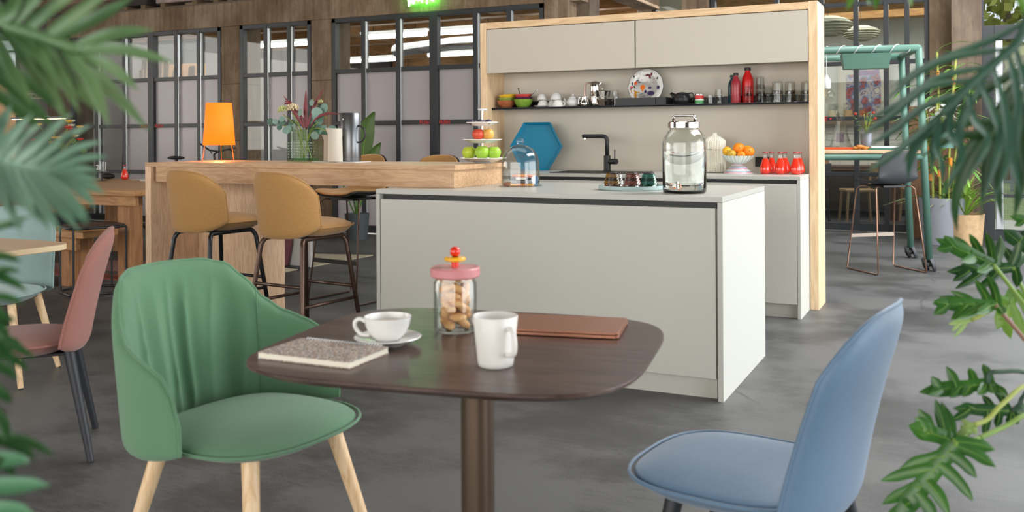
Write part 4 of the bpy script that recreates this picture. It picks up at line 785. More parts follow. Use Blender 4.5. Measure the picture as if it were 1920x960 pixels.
# bar stools
def bar_chair(label, legm, loc, rz, grp):
    t = thing('bar_stool', label, 'bar stool', loc, R(rz), grp)
    S = shell(.215, .215, lambda t, s: R(70), lambda s: .662+.06*abs(s)**3.5, lambda s: 1.005-.125*abs(s)**3.2, .045, 0)
    lens_shell(.034, S, t, F_mus, 'backrest', 40, 20); cushion(t, F_mus, .225, .212, .715, .042, .05, ex=2.6, xo=.045)
    for sy in (1, -1):
        pts = [(-.235, sy*.215, .01), (-.16, sy*.15, .62), (-.145, sy*.14, .648), (-.11, sy*.135, .657), (.12, sy*.135, .657), (.155, sy*.14, .648), (.17, sy*.15, .62), (.245, sy*.215, .01)]
        f = MB().tube(spline(pts[:2], 2)[:-1]+spline(pts[1:7], 4)+[pts[7]], .0125, 12).build('side_frame', legm, t, True)
        MB().cyl((-.235, sy*.215, 0), (-.235, sy*.215, .012), .013, n=10).build('foot_pad', M_black, f); MB().cyl((.245, sy*.215, 0), (.245, sy*.215, .012), .013, n=10).build('foot_pad', M_black, f)
        MB().cyl((-.200, sy*.184, .32), (.208, sy*.184, .32), .009, n=10).build('footrest', legm, t, True)
    MB().cyl((-.186, -.171, .42), (-.186, .171, .42), .009, n=10).build('footrest', legm, t, True); MB().cyl((.20, -.175, .38), (.20, .175, .38), .009, n=10).build('footrest', legm, t, True)
    MB().box(-.12, .14, -.12, .12, .66, .675).build('seat_plate', M_black, t, bev=.003); return t
M_bron = pm('bronze_tube', '5c483e', .35, .7); M_blk = pm('satin_black_tube', '17191c', .35)
bar_chair('mustard upholstered bar stool with black tubular legs at the bar counter', M_blk, (-3.84, 4.03, 0), 84, 'mustard bar stools in front of the bar counter')
bar_chair('mustard upholstered bar stool with bronze tubular legs at the bar counter', M_bron, (-3.17, 3.98, 0), 84, 'mustard bar stools in front of the bar counter')
def sled_stool(label, shellm, padm, wire, loc, rz, grp=None, sc=1, bt=1.06, rest=M_black):
    t = thing('sled_bar_stool', label, 'bar stool', loc, R(rz), grp)
    P = []
    for (x, z) in [(.21, .755), (.19, .77), (.10, .765), (0, .755), (-.12, .76), (-.18, .785), (-.205, .84), (-.215, .92), (-.225, 1.0), (-.235, bt)]:
        w = .20 if z < .8 else .195-(z-.8)*.08
        if z == bt: w = .15
        P.append([(x+(.05*(abs(k/6)**2) if z > .8 else 0), w*k/6, z+(.03*abs(k/6)**3 if z < .79 else 0)-(.025*abs(k/6)**3 if z == bt else 0)) for k in range(-6, 7)])
    MB().grid(P).build('seat_shell', shellm, t, True, mods=[SOL(.012), SUB(1)])
    if padm: MB().grid([[(p[0]+(.012 if i > 5 else 0), p[1]*.94, p[2]+(.014 if i < 6 else 0)) for p in r] for i, r in enumerate(P)]).build('seat_pad', padm, t, True, mods=[SOL(.014), SUB(1)])
    for sy in (1, -1):
        pts = [(.09, sy*.10, .735), (.12, sy*.17, .735), (.14, sy*.19, .715), (.225, sy*.235, .02), (.215, sy*.237, .008), (-.205, sy*.237, .008), (-.215, sy*.235, .02), (-.13, sy*.19, .715), (-.11, sy*.17, .735), (-.08, sy*.10, .735)]
        MB().tube(pts, .0065, 8).build('wire_frame', wire, t, True); MB().tube([(.20, sy*.237, .004), (-.19, sy*.237, .004)], .006, 6).build('glide', M_black, t)
    MB().box(.186, .194, -.216, .216, .28, .31).build('foot_bar', rest, t); MB().box(-.12, .12, -.11, .11, .728, .748).build('seat_bracket', M_black, t, bev=.003); return t
M_cop = pm('copper_wire', 'a07c68', .3, .85)
sled_stool('black shell bar stool with mustard pad on wire legs behind the bar, left one', M_blk, F_mus, M_bron, (-4.02, 5.62, 0), 262, 'wire-legged bar stools behind the bar counter')
sled_stool('black wire-legged bar stool with mustard pad behind the bar, nearer the cake stand', M_blk, F_mus, M_bron, (-3.33, 5.50, 0), 268, 'wire-legged bar stools behind the bar counter')
M_shell = pm('charcoal_shell', '3a3d40', .4)
sled_stool('charcoal shell bar stool on copper wire sled legs at the green high table', M_shell, None, M_cop, (-.60, 8.66, 0), 130, bt=1.05, rest=pm('pale_footrest', 'b8a898', .5))
# ---------------------------------------------------------------- dark table and what stands on it
t = thing('bistro_table', 'dark walnut bistro table with rounded square top on a bronze column', 'table', (-1.00, 1.828, -.008), R(9)); M_wal = wood('dark_walnut', '3a2a25', '58443c', 'x', .33, 1.0); M_col = pm('bronze_column', '6b5a4c', .4, .85)
def sq(hx, hy, e, k=1): return [(k*hx*(abs(math.cos(a))**(2/e))*(1 if math.cos(a) > 0 else -1), k*hy*(abs(math.sin(a))**(2/e))*(1 if math.sin(a) > 0 else -1)) for a in [2*math.pi*(i+.5)/96 for i in range(96)]]
o_, n_ = sq(.418, .378, 4.2), sq(.418, .378, 4.2, .95)
rings([[(x, y, .712) for x, y in n_], [(x, y, .724) for x, y in o_], [(x, y, .729) for x, y in o_], [(x*.997, y*.997, .7305) for x, y in o_]]).build('table_top', M_wal, t, True, auto=25)
MB().cyl((0.03, -.02, .012), (0.03, -.02, .70), .037, n=32).build('column', M_col, t, True, auto=40); MB().box(-.12, .18, -.17, .13, .70, .711).build('top_plate', M_black, t, bev=.003); MB().lathe([(.24, 0), (.24, .008), (.05, .016), (0, .016)], 48, c=(.03, -.02)).build('base_disc', M_col, t, True, auto=40)
TZ = .7228
def notebook():
    t = thing('notebook', 'spiral notebook with speckled terrazzo cover on the dark table', 'notebook', (-1.213, 1.588, TZ), R(1.5))
    MB().box(-.113, .113, -.072, .072, .002, .0125).build('pages', pm('paper', 'e8e2d0', .8), t)
    m, nt, b = newmat('terrazzo_cover'); v = coords(nt); vo = nt.nodes.new('ShaderNodeTexVoronoi'); vo.inputs['Scale'].default_value = 330; nt.links.new(v, vo.inputs['Vector']); bw = nt.nodes.new('ShaderNodeRGBToBW'); nt.links.new(vo.outputs['Color'], bw.inputs[0])
    r = nt.nodes.new('ShaderNodeValToRGB'); r.color_ramp.interpolation = 'CONSTANT'; nt.links.new(bw.outputs[0], r.inputs[0]); e = r.color_ramp.elements; e[0].color = lin('7a6a60')
    for p_, c_ in [(.3, 'b4a496'), (.42, 'a07a68'), (.5, 'c8bcae'), (.58, '8a9296'), (.68, 'ac9280'), (.8, 'd8d0c4')]: x = e.new(p_); x.color = lin(c_)
    e[-1].color = lin('c0b4a4'); nt.links.new(r.outputs[0], b.inputs['Base Color']); b.inputs['Roughness'].default_value = .7
    MB().box(-.114, .114, -.073, .073, .0125, .0142).build('cover', m, t); MB().box(-.114, .114, -.073, .073, 0, .002).build('back_cover', m, t)
    w = pm('white_wire', 'f0f0f0', .3)
    for i in range(26): x = -.095+.19*i/25; MB().tube([(x, .068+.006*math.cos(a)+.004, .0085+.0085*math.sin(a)) for a in [2*math.pi*k/10 for k in range(10)]], .0011, 5, closed=True).build('wire_ring', w, t, True)
notebook()
t = thing('saucer', 'white saucer under the cappuccino cup on the dark table', 'saucer', (-1.155, 1.742, TZ)); MB().lathe([(.038, 0), (.04, 0), (.043, .005), (.06, .009), (.075, .0165), (.073, .0185), (.058, .013), (.032, .009), (0, .009)], 48).build('dish', M_white, t, True, auto=60)
t = thing('cappuccino_cup', 'white cappuccino cup with loop handle standing on its saucer', 'cup', (-1.155, 1.742, TZ+.0095), R(205))
MB().lathe([(.025, 0), (.027, .0), (.029, .004), (.040, .014), (.049, .032), (.053, .052), (.0505, .0525), (.046, .033), (.036, .016), (.02, .008), (0, .008)], 48).build('body', M_white, t, True, auto=70); MB().tube(spline([(.047, 0, .040), (.062, 0, .046), (.0725, 0, .040), (.0715, 0, .026), (.058, 0, .012), (.040, 0, .010)], 5), .0048, 10).build('handle', M_white, t, True)
MB().lathe([(0, .038), (.046, .038)], 32, cap=False).build('milk_foam', pm('milk_foam', 'e8dcc8', .5), t)
t = thing('mug', 'tall off-white stoneware mug with angular handle in the middle of the dark table', 'mug', (-.848, 1.668, TZ), R(-28)); M_mug = pm('offwhite_stoneware', 'dedbd5', .4, coat=.2)
MB().lathe([(.033, 0), (.035, .0015), (.0365, .01), (.0455, .099), (.0445, .101), (.0425, .099), (.034, .012), (.03, .008), (0, .008)], 48).build('body', M_mug, t, True, auto=60); MB().tube(spline([(.040, 0, .080), (.055, 0, .080), (.063, 0, .068), (.0655, 0, .048), (.060, 0, .032), (.038, 0, .028)], 5), [.005]*26, 10).build('handle', M_mug, t, True)
t = thing('laptop', 'closed copper-coloured laptop on the far side of the dark table', 'laptop', (-.862, 2.052, TZ), R(12)); M_lap = pm('copper_anodised', 'b07a62', .33, .75)
MB().prism(rrect(.29, .185, .010), .001, .0085).build('base', M_lap, t, bev=.0015); MB().prism(rrect(.29, .185, .010), .0095, .0145).build('lid', M_lap, t, bev=.0012); MB().box(-.10, .10, .086, .092, .004, .011).build('hinge', M_black, t)
t = thing('biscuit_jar', 'glass jar of biscuits with pink lid, yellow disc and red ball knob', 'jar', (-1.085, 1.925, TZ))
MB().lathe([(0, 0), (.046, 0), (.050, .004), (.051, .01), (.051, .115), (.047, .122), (.047, .128), (.044, .128), (.044, .121), (.048, .114), (.048, .011), (.044, .006), (0, .006)], 48, cap=False).build('glass_body', M_gl, t, True, auto=60)
M_plid = pm('pink_wood_lid', 'c98284', .45, coat=.15); MB().lathe([(.056, .129), (.059, .132), (.059, .149), (.056, .152), (0, .152)], 48).build('lid', M_plid, t, True, auto=40); MB().lathe([(.043, .12), (.043, .129)], 32).build('lid_plug', pm('cork', 'b08a60', .8), t)
MB().cyl((0, 0, .152), (0, 0, .176), .009, n=20).build('knob_stem', pm('red_lacquer', 'dc2a10', .25, coat=.5), t, True, auto=40); MB().lathe([(.023, .166), (.026, .169), (.026, .173), (.023, .176), (0, .176)], 32).build('knob_disc', pm('yellow_lacquer', 'ecae18', .3, coat=.3), t, True, auto=40); MB().sphere((0, 0, .188), .0125, 20, 14).build('knob_ball', pm('red_lacquer', 'dc2a10', .25), t, True)
M_bis = pm('biscuit', 'c98a4c', .8, col2='e8bc84', vs=70, bs=220, bst=.5); rnd = random.Random(11); k = 0
pj = []
for lay, z in enumerate([.019, .036, .053, .070, .087, .104]):
    for q in range(4):
        a = q*1.57+lay*.8+rnd.uniform(-.2, .2); x, y = .024*math.cos(a), .024*math.sin(a)
        o = MB().sphere((0, 0, 0), .0175, 12, 8, (1.25, .72, .55)).build('biscuit', M_bis, None, True); o.location = (-1.085+x, 1.925+y, TZ+z); o.rotation_euler = (rnd.uniform(-.7, .7), rnd.uniform(-.7, .7), a+1.57+rnd.uniform(-.5, .5))
        tag(o, 'small golden biscuit in the pink-lidded glass jar', 'biscuit', 'biscuits in the glass jar')
# ---------------------------------------------------------------- left side
M_lt = pm('light_ply_top', 'bfa180', .5, var=.04, vs=3); M_lte = pm('light_ply_edge', 'd9c49c', .5)
t = thing('light_cafe_table', 'light wood cafe table with rounded corner at the left edge', 'table', (-3.86, 2.47, 0), R(0)); out = rrect(.86, .62, .10)
MB().prism(out, .712, .737).build('table_top', M_lt, t, bev=.002); MB().prism(rrect(.862, .622, .101), .714, .735).build('edge_band', M_lte, t); MB().cyl((0, 0, .01), (0, 0, .711), .035, n=24).build('column', M_black, t, True, auto=40); MB().lathe([(.23, 0), (.23, .008), (.05, .014), (0, .014)], 40).build('base_disc', pm('dark_base', '2a2624', .4), t)
t = thing('wire_side_table', 'black wire frame side table beside the pale aqua chair', 'table', (-6.05, 5.05, 0), R(-25))
for z, nm in ((.51, 'top_ring'), (.012, 'base_ring')): MB().tube([(x, y, z) for x, y in rrect(.42, .42, .12, 4)], .009, 8, closed=True).build(nm, M_blk, t, True)
for sx in (1, -1):
    for sy in (1, -1): MB().cyl((sx*.19, sy*.19, .012), (sx*.19, sy*.19, .51), .008, n=8).build('leg', M_blk, t)
MB().prism(rrect(.41, .41, .12), .512, .524).build('tray_top', M_blk, t)
# long oak table with bench
M_oakt = wood('honey_oak_table', '94653c', 'b98a58', 'x', .5, .8); M_oaktz = wood('honey_oak_leg', '8a5c36', 'ab7c50', 'z', .55, .8)
t = thing('long_oak_table', 'long honey oak trestle table behind the wood panel of the bar', 'table', (-8.4, 6.2, .009), R(0))
MB().box(-2.6, 2.35, -.75, .90, .705, .75).build('table_top', M_oakt, t, bev=.004); MB().box(-2.5, 2.3, -.70, -.66, .62, .704).build('apron', M_oakt, t, bev=.003)
for x in (-2.2, .38, 2.1): MB().box(x-.07, x+.07, .70, .84, 0, .704).build('leg', M_oaktz, t, bev=.004)
for x in (-2.2, 2.1): MB().box(x-.07, x+.07, -.64, -.50, 0, .704).build('leg', M_oaktz, t, bev=.004)
t = thing('oak_bench', 'long honey oak bench in front of the long oak table', 'bench', (-8.5, 5.25, 0)); MB().box(-2.5, 2.3, -.17, .17, .40, .45).build('seat_plank', M_oakt, t, bev=.004); MB().box(-2.4, 2.2, -.15, -.11, .30, .399).build('apron', M_oakt, t, bev=.003)
for x in (-2.2, 2.0): MB().box(x-.05, x+.05, -.10, .14, 0, .399).build('leg', M_oaktz, t, bev=.004)
# cushioned bench seat behind
t = thing('daybed', 'tan leather daybed on a dark base under the window beyond the oak table', 'sofa', (-11.2, 7.9, 0)); MB().box(-1.6, 1.3, -.35, .35, .28, .48).build('seat_cushion', pm('tan_leather', '9a7850', .5, var=.1, vs=4), t, True, bev=.05, seg=4); MB().box(-1.55, 1.25, -.3, .3, 0.02, .27).build('base', M_black, t)
# rugs
def rug(name, label, pts, col, loc, z=.012):
    t = thing(name, label, 'rug', loc); return t
t = thing('patchwork_rug', 'large rug in dusty pink, grey and terracotta patches under the oak table', 'rug', (-7.6, 6.6, 0))
rz_ = [('rug_ground', '5c5248', [(-3.5, -1.1), (1.55, -1.1), (1.55, 1.2), (-3.5, 1.2)], 0, .006), ('pink_patch', '9c6f66', [(-.4, -.95), (1.5, -.55), (1.5, .1), (.0, -.25)], .0062, .0085), ('terracotta_patch', '96523e', [(-3.4, -1.05), (1.5, -1.08), (1.5, -.85), (-1.2, -.8)], .0062, .0085), ('grey_patch', '8a7f76', [(-2.6, -.7), (-.3, -.7), (-.9, -.2), (-3.0, -.1)], .0062, .0085), ('pink_patch', 'a0746a', [(-3.4, .2), (-.8, .1), (-.2, .5), (-3.2, .7)], .0062, .0085)]
for nm, c, p, z0, z1 in rz_: MB().prism(p, z0, z1).build(nm, pm('rug_'+c, c, .95, bs=300, bst=.6, var=.12, vs=40), t)
o = MB().prism([(-6.03, 6.43), (-5.38, 6.30), (-5.30, 7.74), (-6.03, 7.55)], 0.001, .010).build('cream_rug', pm('cream_rug_pile', 'b0a68c', .95, bs=250, bst=.7, var=.1, vs=30)); tag(o, 'small cream rug with pointed corner on the floor behind the bar', 'rug')
t = thing('floor_screen', 'rounded dark pink and white room screen panel behind the bar stools', 'screen', (-5.75, 6.75, 0), R(-8)); out = [(-.28, 0), (.22, 0), (.27, .2), (.27, .45), (.2, .62), (.05, .70), (-.15, .70), (-.28, .6)]
m = MB(); n_ = len(out); m.v = [(x, -.012, z+.02) for x, z in out]+[(x, .012, z+.02) for x, z in out]; m.f = [tuple(range(n_)), tuple(range(n_, 2*n_))[::-1]]+[(i, n_+i, n_+(i+1) % n_, (i+1) % n_) for i in range(n_)]; m.build('pink_panel', pm('dark_pink_panel', '6c3c44', .8), t, bev=.003)
MB().box(.15, .48, .03, .06, .02, .62).build('white_panel', pm('white_panel', 'b4b2ae', .8), t, bev=.004); MB().box(-.2, .4, -.06, .1, 0, .02).build('foot', M_black, t)
# on the long table
OT = .760
bottle('juice_bottle', 'red juice bottle on the long oak table beside the glass candle', (-7.83, 6.93, OT), None)
t = thing('candle_holder', 'clear glass candle cup with white print on a black stem on the oak table', 'candle holder', (-7.80, 6.62, OT)); MB().lathe([(.05, 0), (.05, .004), (.008, .008), (.008, .085), (.09, .088), (.09, .092), (0, .092)], 24).build('stand', M_black, t, True, auto=40); MB().lathe([(.042, .094), (.045, .19), (.042, .19), (.039, .1), (0, .1)], 28).build('glass_cup', M_gl, t, True, auto=50); text('cup_lettering', '2i', .07, (-.028, -.047, .115), (R(90), 0, R(12)), pm('white_print', 'f2f2f2', .5), t)
t = thing('tea_light', 'short amber candle with woven sleeve on the oak table by the flowers', 'candle', (-8.25, 6.55, OT)); MB().lathe([(.045, 0), (.046, .12), (.042, .12), (.04, .01), (0, .01)], 28).build('sleeve', pm('woven_sleeve', 'b0a838', .6, col2='6c8a3c', vs=80, bs=120), t, True, auto=40)
t = thing('yellow_vase', 'round yellow-orange vase with wildflowers on the long oak table', 'vase', (-8.55, 6.72, OT)); MB().lathe([(.05, 0), (.06, .002), (.10, .04), (.11, .085), (.10, .13), (.05, .165), (.035, .17), (.04, .19)], 28).build('vase_body', pm('yellow_orange_glaze', 'e09418', .35), t, True, auto=60)
rnd = random.Random(5); M_yf = pm('yellow_petals', 'd8a838', .7); M_wf = pm('white_petals', 'dcd0b8', .7); M_rf = pm('red_petals', 'b83830', .7)
for k in range(16):
    a = rnd.uniform(0, 6.28); r = rnd.uniform(.05, .30); z = rnd.uniform(.38, .62); p = (r*math.cos(a), r*math.sin(a)*.7, z); st = MB().tube(spline([(0, 0, .16), (p[0]*.4, p[1]*.4, z*.7), p], 4), .003, 5).build('stem', M_st, t, True)
    MB().lathe([(0, -.01), (.03, .0), (.038, .015), (.02, .02), (0, .012)], 8, ax=Matrix.Translation(p)).build('blossom', [M_yf, M_yf, M_wf, M_rf][k % 4], t, True)
for k in range(10):
    a = rnd.uniform(0, 6.28); r = rnd.uniform(.08, .25); z = rnd.uniform(.25, .5); round_leaf((r*math.cos(a), r*math.sin(a), z), .035, (rnd.uniform(-1, 1), -1, .3), pm('dull_leaf', '5c6c34', .7), t)
for k, (x, y, a, w, d, lb) in enumerate([(-7.2, 6.9, 5, .42, .30, 'stack of white papers at the right end of the oak table'), (-8.35, 5.8, -12, .21, .15, 'single white sheet near the front edge of the oak table'), (-7.55, 7.0, 20, .3, .21, 'open brochure beside the red bottle on the oak table')]):
    o = MB().box(-w/2, w/2, -d/2, d/2, 0, .012 if k == 0 else .004).build('papers', pm('paper2', 'c4bfb6', .7)); o.location = (x, y, OT); o.rotation_euler = (0, 0, R(a)); tag(o, lb, 'paper')
t = thing('glasses_case', 'small dark oval case lying on the oak table left of the candle', 'case', (-8.1, 6.95, OT)); MB().sphere((0, 0, .032), .075, 16, 10, (1.3, .6, .42)).build('case_body', M_black, t, True)
# bicycle
t = thing('bicycle', 'black bicycle parked against the window partition behind the oak table', 'bicycle', (-8.7, 8.7, 0), R(8))
for x in (-.52, .52):
    w = MB().tube([(x+.33*math.cos(a), 0, .345+.33*math.sin(a)) for a in [2*math.pi*k/36 for k in range(36)]], .016, 8, closed=True).build('wheel', M_black, t, True)
    for k in range(12): a = 2*math.pi*k/12; MB().cyl((x, 0, .345), (x+.32*math.cos(a), 0, .345+.32*math.sin(a)), .0012, n=4).build('spoke', M_steel, w)
MB().tube([(.52, 0, .345), (.38, 0, .85), (-.15, 0, .78), (-.05, 0, .28), (.36, 0, .78)], .015, 8).build('frame', M_black, t, True); MB().tube([(-.52, 0, .345), (-.05, 0, .28)], .01, 6).tube([(-.52, 0, .345), (-.15, 0, .78)], .009, 6).build('rear_stay', M_black, t, True)
MB().tube([(-.13, 0, .74), (-.19, 0, .92)], .013, 8).build('seat_post', M_black, t); MB().sphere((-.20, 0, .94), .07, 16, 8, (1.8, .9, .35)).build('saddle', M_black, t, True)
MB().tube([(.38, 0, .85), (.36, 0, .98), (.42, 0, 1.02)], .013, 8).build('stem', M_black, t); MB().tube([(.46, .30, 1.06), (.42, .18, 1.04), (.42, 0, 1.02), (.42, -.18, 1.04), (.40, -.33, 1.12)], .011, 8).build('handlebar', M_black, t, True)
for sy in (1, -1): MB().tube([(.44, sy*.2, 1.04), (.50, sy*.24, 1.0)], .006, 6).build('brake_lever', M_black, t)
MB().lathe([(.08, -.006), (.08, .006)], 20, ax=Matrix.Translation((-.05, -.03, .28)) @ Matrix.Rotation(R(90), 4, 'X')).build('chain_ring', M_black, t)
# direction sign and pendant bar light
for k, (x, z, tx, lb) in enumerate([(-12.52, 1.94, 'LOUNGE', 'pale wooden direction sign reading LOUNGE, upper board'), (-12.49, 1.83, 'BATHROOM', 'pale wooden direction sign reading BATHROOM, lower board')]):
    t = thing('direction_sign', lb, 'sign', (x, 9.40, z), R(0), 'direction boards on the far left column'); MB().box(-.20, .20, -.012, .012, -.048, .048).build('board', pm('sign_board', 'b8ae9c', .7), t, bev=.003); text('sign_lettering', tx, .066, (-.18, -.0135, -.024), RX, pm('sign_ink', '3a3834', .7), t); MB().box(.17, .24, .012, .04, -.02, .02).build('bracket', M_black, t)
o = struct(MB().box(-13.3, -13.05, 10.4, 10.6, 0, 2.2).build('trim_60', M_concp))
t = thing('linear_pendant', 'slim bar pendant light glowing warm at the far left', 'pendant light', (-9.9, 7.5, 1.42), R(0)); MB().box(-.45, .45, -.03, .03, .006, .03).build('housing', M_black, t); MB().box(-.44, .44, -.025, .025, 0, .006).build('diffuser', pm('warm_strip', 'ffffff', .4, em='ffd8a0', ems=4), t)
for x in (-.4, .4): MB().cyl((x, 0, .03), (x, 0, 3.16), .002, n=4).build('suspension_wire', M_black, t)
# mezzanine goods
M_wrap = pm('wrapped_pallet', 'a08c84', .35, var=.3, vs=9, coat=.4)
for k, (x, w, h, m, lb, nm) in enumerate([(-9.75, .85, .5, M_wrap, 'plastic-wrapped pinkish pallet load on the concrete beam', 'wrapped_pallet'), (-10.6, .5, .35, pm('dark_crate', '3a3430', .8), 'dark crate on the concrete beam left of the wrapped pallet', 'crate'), (-8.95, .35, .4, pm('dark_crate', '3a3430', .8), 'dark crate on the concrete beam right of the wrapped pallet', 'crate'), (-8.45, .45, .45, pm('cardboard', '8a7458', .8), 'brown cardboard box on the concrete beam', 'cardboard_box'), (-7.7, .5, .5, M_wrap, 'second wrapped bundle on the concrete beam', 'wrapped_bundle')]):
    t = thing(nm, lb, 'box', (x, 9.75, 3.0)); MB().box(-w/2, w/2, -.2, .2, .07, h).build('load', m, t, bev=.02); 
    for xx in (-w*.35, w*.35): MB().box(xx-.04, xx+.04, -.19, .19, 0, .07).build('runner', pm('pallet_wood', '7a6248', .8), t)
# neon word
t = thing('neon_sign', 'green-glowing neon sign reading work in handwriting on the concrete beam', 'neon sign', (-5.93, 9.40, 2.735)); t.scale = (.6, 1, .6); M_neon = pm('neon_tube', 'ffffff', .3, em='c8ffc0', ems=3.2)
def neon(pts, nm='neon_stroke'): MB().tube(spline([(x, 0, z) for x, z in pts], 5), .012, 8).build(nm, M_neon, t, True)
neon([(0, .22), (.03, .10), (.035, .0), (.09, .14), (.14, .04), (.19, .2)]); neon([(.24, .10), (.215, .15), (.235, .2), (.28, .18), (.29, .12), (.25, .09)]); neon([(.33, .2), (.335, .12), (.34, .06), (.35, .15), (.40, .2)]); neon([(.45, .34), (.455, .18), (.455, .02)]); neon([(.56, .22), (.47, .14), (.52, .11), (.60, .07)])
MB().box(-.03, .65, .012, .022, -.03, .36).build('backing_plate', pane('acrylic', 'f0f6f0'), t)
nl = bpy.data.lights.new('neon_glow', 'AREA'); nl.energy = 4.5; nl.color = (.1, 1, .06); nl.shape = 'RECTANGLE'; nl.size = .36; nl.size_y = .15; no = bpy.data.objects.new('neon_glow', nl); no.location = (-5.73, 9.37, 2.84); no.rotation_euler = (R(90), 0, 0); C.objects.link(no)
# ---------------------------------------------------------------- right side: green high table
M_grn = pm('green_powder_coat', '4f7466', .45); M_tw = wood('table_pale_oak', 'c0a07c', 'd8bc98', 'x', .5, 1)
t = thing('high_table', 'tall dark green tubular high table with overhead rail, oak top and castors', 'table', (-1.42, 9.012, 0), R(12))
ex = 1.02
for y0, y1, s in ((-.44, -.40, 1), (.45, .38, -1)):
    for sx in (1, -1):
        MB().tube([(sx*1.085, y0, .10), (sx*1.01, y0, 1.93)], .031, 16).build('leg', M_grn, t, True)
        c = MB().lathe([(.055, -.014), (.058, -.010), (.058, .010), (.055, .014)], 24, ax=Matrix.Translation((sx*1.085+.03, y0, .058)) @ Matrix.Rotation(R(70), 4, 'Y')).build('castor', pm('castor_grey', '55585c', .5), t)
        MB().lathe([(.055, -.014), (.058, -.010), (.058, .010), (.055, .014)], 24, ax=Matrix.Translation((sx*1.085-.03, y0, .058)) @ Matrix.Rotation(R(70), 4, 'Y')).build('castor', M_black, t)
        MB().lathe([(.025, -.05), (.025, .05)], 14, ax=Matrix.Translation((sx*1.085, y0, .058)) @ Matrix.Rotation(R(70), 4, 'Y')).build('castor_hub', M_black, t); MB().cyl((sx*1.085, y0, .06), (sx*1.085, y0, .115), .018, n=10).build('castor_stem', M_black, t)
    MB().tube([(-1.01, y0, 1.93), (1.01, y0, 1.93)], .033, 16).build('top_rail', M_grn, t, True); MB().tube([(-1.05, y0, .985), (1.05, y0, .985)], .03, 12).build('table_rail', M_grn, t, True)
for sx in (1, -1): MB().tube([(sx*1.01, -.44, 1.93), (sx*1.01, .45, 1.93)], .03, 12).build('end_rail', M_grn, t, True)
MB().box(-1.02, 1.02, -.46, .46, 1.015, 1.045).build('table_top', M_tw, t, bev=.003)
t = thing('planter_box', 'dark green metal planter box hanging under the overhead rail', 'planter', (-.765, 8.702, 1.80), R(12)); MB().add([(-.20, -.09, .09), (.20, -.09, .09), (.20, .09, .09), (-.20, .09, .09), (-.18, -.07, -.04), (.18, -.07, -.04), (.18, .07, -.04), (-.18, .07, -.04)], [(7, 6, 5, 4), (0, 4, 5, 1), (1, 5, 6, 2), (2, 6, 7, 3), (3, 7, 4, 0)]).build('box_body', M_grn, t, mods=[SOL(.006)]); MB().box(-.19, .19, -.08, .08, .05, .07).build('soil', pm('soil', '3a2c20', .9), t)
t = thing('globe_bulb', 'clear globe bulb hanging on a white cord below the green rail', 'light bulb', (-1.083, 8.634, 1.53)); MB().sphere((0, 0, 0), .072, 24, 16).build('glass_globe', pane('bulb_glass', 'f2f2ee'), t, True); MB().lathe([(.03, .06), (.035, .07), (.035, .14), (.02, .16), (.006, .19), (.004, .2)], 16).build('socket', pm('white_plastic', 'dedede', .4), t, True, auto=40); MB().cyl((0, 0, .2), (0, 0, .40), .003, n=6).build('cord', pm('white_plastic', 'dedede', .4), t); MB().tube([(.01, 0, .06), (.012, 0, 0), (0, 0, -.02), (-.012, 0, 0), (-.01, 0, .06)], .0015, 5).build('filament', pm('brass', 'b89050', .3, .9), t)
o = MB().tube([(-1.10+.01, 8.81+.036*math.sin(k*.9), 1.895+.02+.036*math.cos(k*.9)) if False else (-1.083+k*.0115, 8.634+k*.0115*.2126+.037*math.sin(k*.5), 1.93+.037*math.cos(k*.5)) for k in range(60)], .004, 6).build('festoon_cord', pm('white_plastic', 'dedede', .4), None, True); tag(o, 'white cord wound around the green overhead rail', 'cord')
HT = 1.046
t = thing('carafe', 'faceted conical glass carafe with glass stopper on an orange tray', 'carafe', (-1.02, 9.10, HT+.022)); MB().lathe([(.10, 0), (.10, .006), (.032, .24), (.045, .31), (.042, .31), (.029, .24), (.095, .01), (0, .01)], 8, cap=False).build('glass_cone', M_gl, t); MB().lathe([(.05, .315), (.055, .36), (.0, .36)], 8).build('stopper', M_gl, t); MB().box(-.035, .035, -.068, -.066, .03, .12).xf(Matrix.Translation((0, .015, .0)) @ Matrix.Rotation(R(-14), 4, 'X')).build('printed_label', pm('dark_label', '3a3846', .5, col2='7a6a70', vs=90), t)
o = MB().prism(rrect(.30, .17, .02), 0, .02).build('orange_tray', pm('orange_plastic', 'dc5828', .45), None, bev=.003); o.location = (-1.02, 9.10, HT); tag(o, 'orange tray under the glass carafe on the high table', 'tray')
def pot_plant(label, loc, r, h, potm, leafm, n, L_, W_, seed, nm='potted_plant', up=.8, cat='plant', taper=.85, stem=None):
    t = thing(nm, label, cat, loc); MB().lathe([(0, 0), (r*taper, 0), (r, h), (r*.93, h), (r*.9, h*.85), (0, h*.85)], 32).build('pot', potm, t, True, auto=40); MB().lathe([(r*.9, h*.86), (0, h*.88)], 24, cap=False).build('soil', pm('soil', '3a2c20', .9), t)
    rn = random.Random(seed)
    for k in range(n):
        a = rn.uniform(0, 6.28); e_ = rn.uniform(up-.4, up+.5); l = L_*rn.uniform(.6, 1.1); m = MB(); P = []; c, s = math.cos(a), math.sin(a); w = W_*rn.uniform(.7, 1.1)
        for i in range(8):
            q = i/7; rr = l*(q*math.cos(e_)+.25*q*q); z = h*.88+l*(q*math.sin(e_)-.45*q**2.5*math.cos(e_*.5)); ww = w*math.sin(math.pi*(q*.86+.12))**.7*.5; P.append([(c*rr-s*ww, s*rr+c*ww, z), (c*rr, s*rr, z-ww*.4), (c*rr+s*ww, s*rr-c*ww, z)])
        m.grid(P).build('leaf', leafm, t, True)
    return t
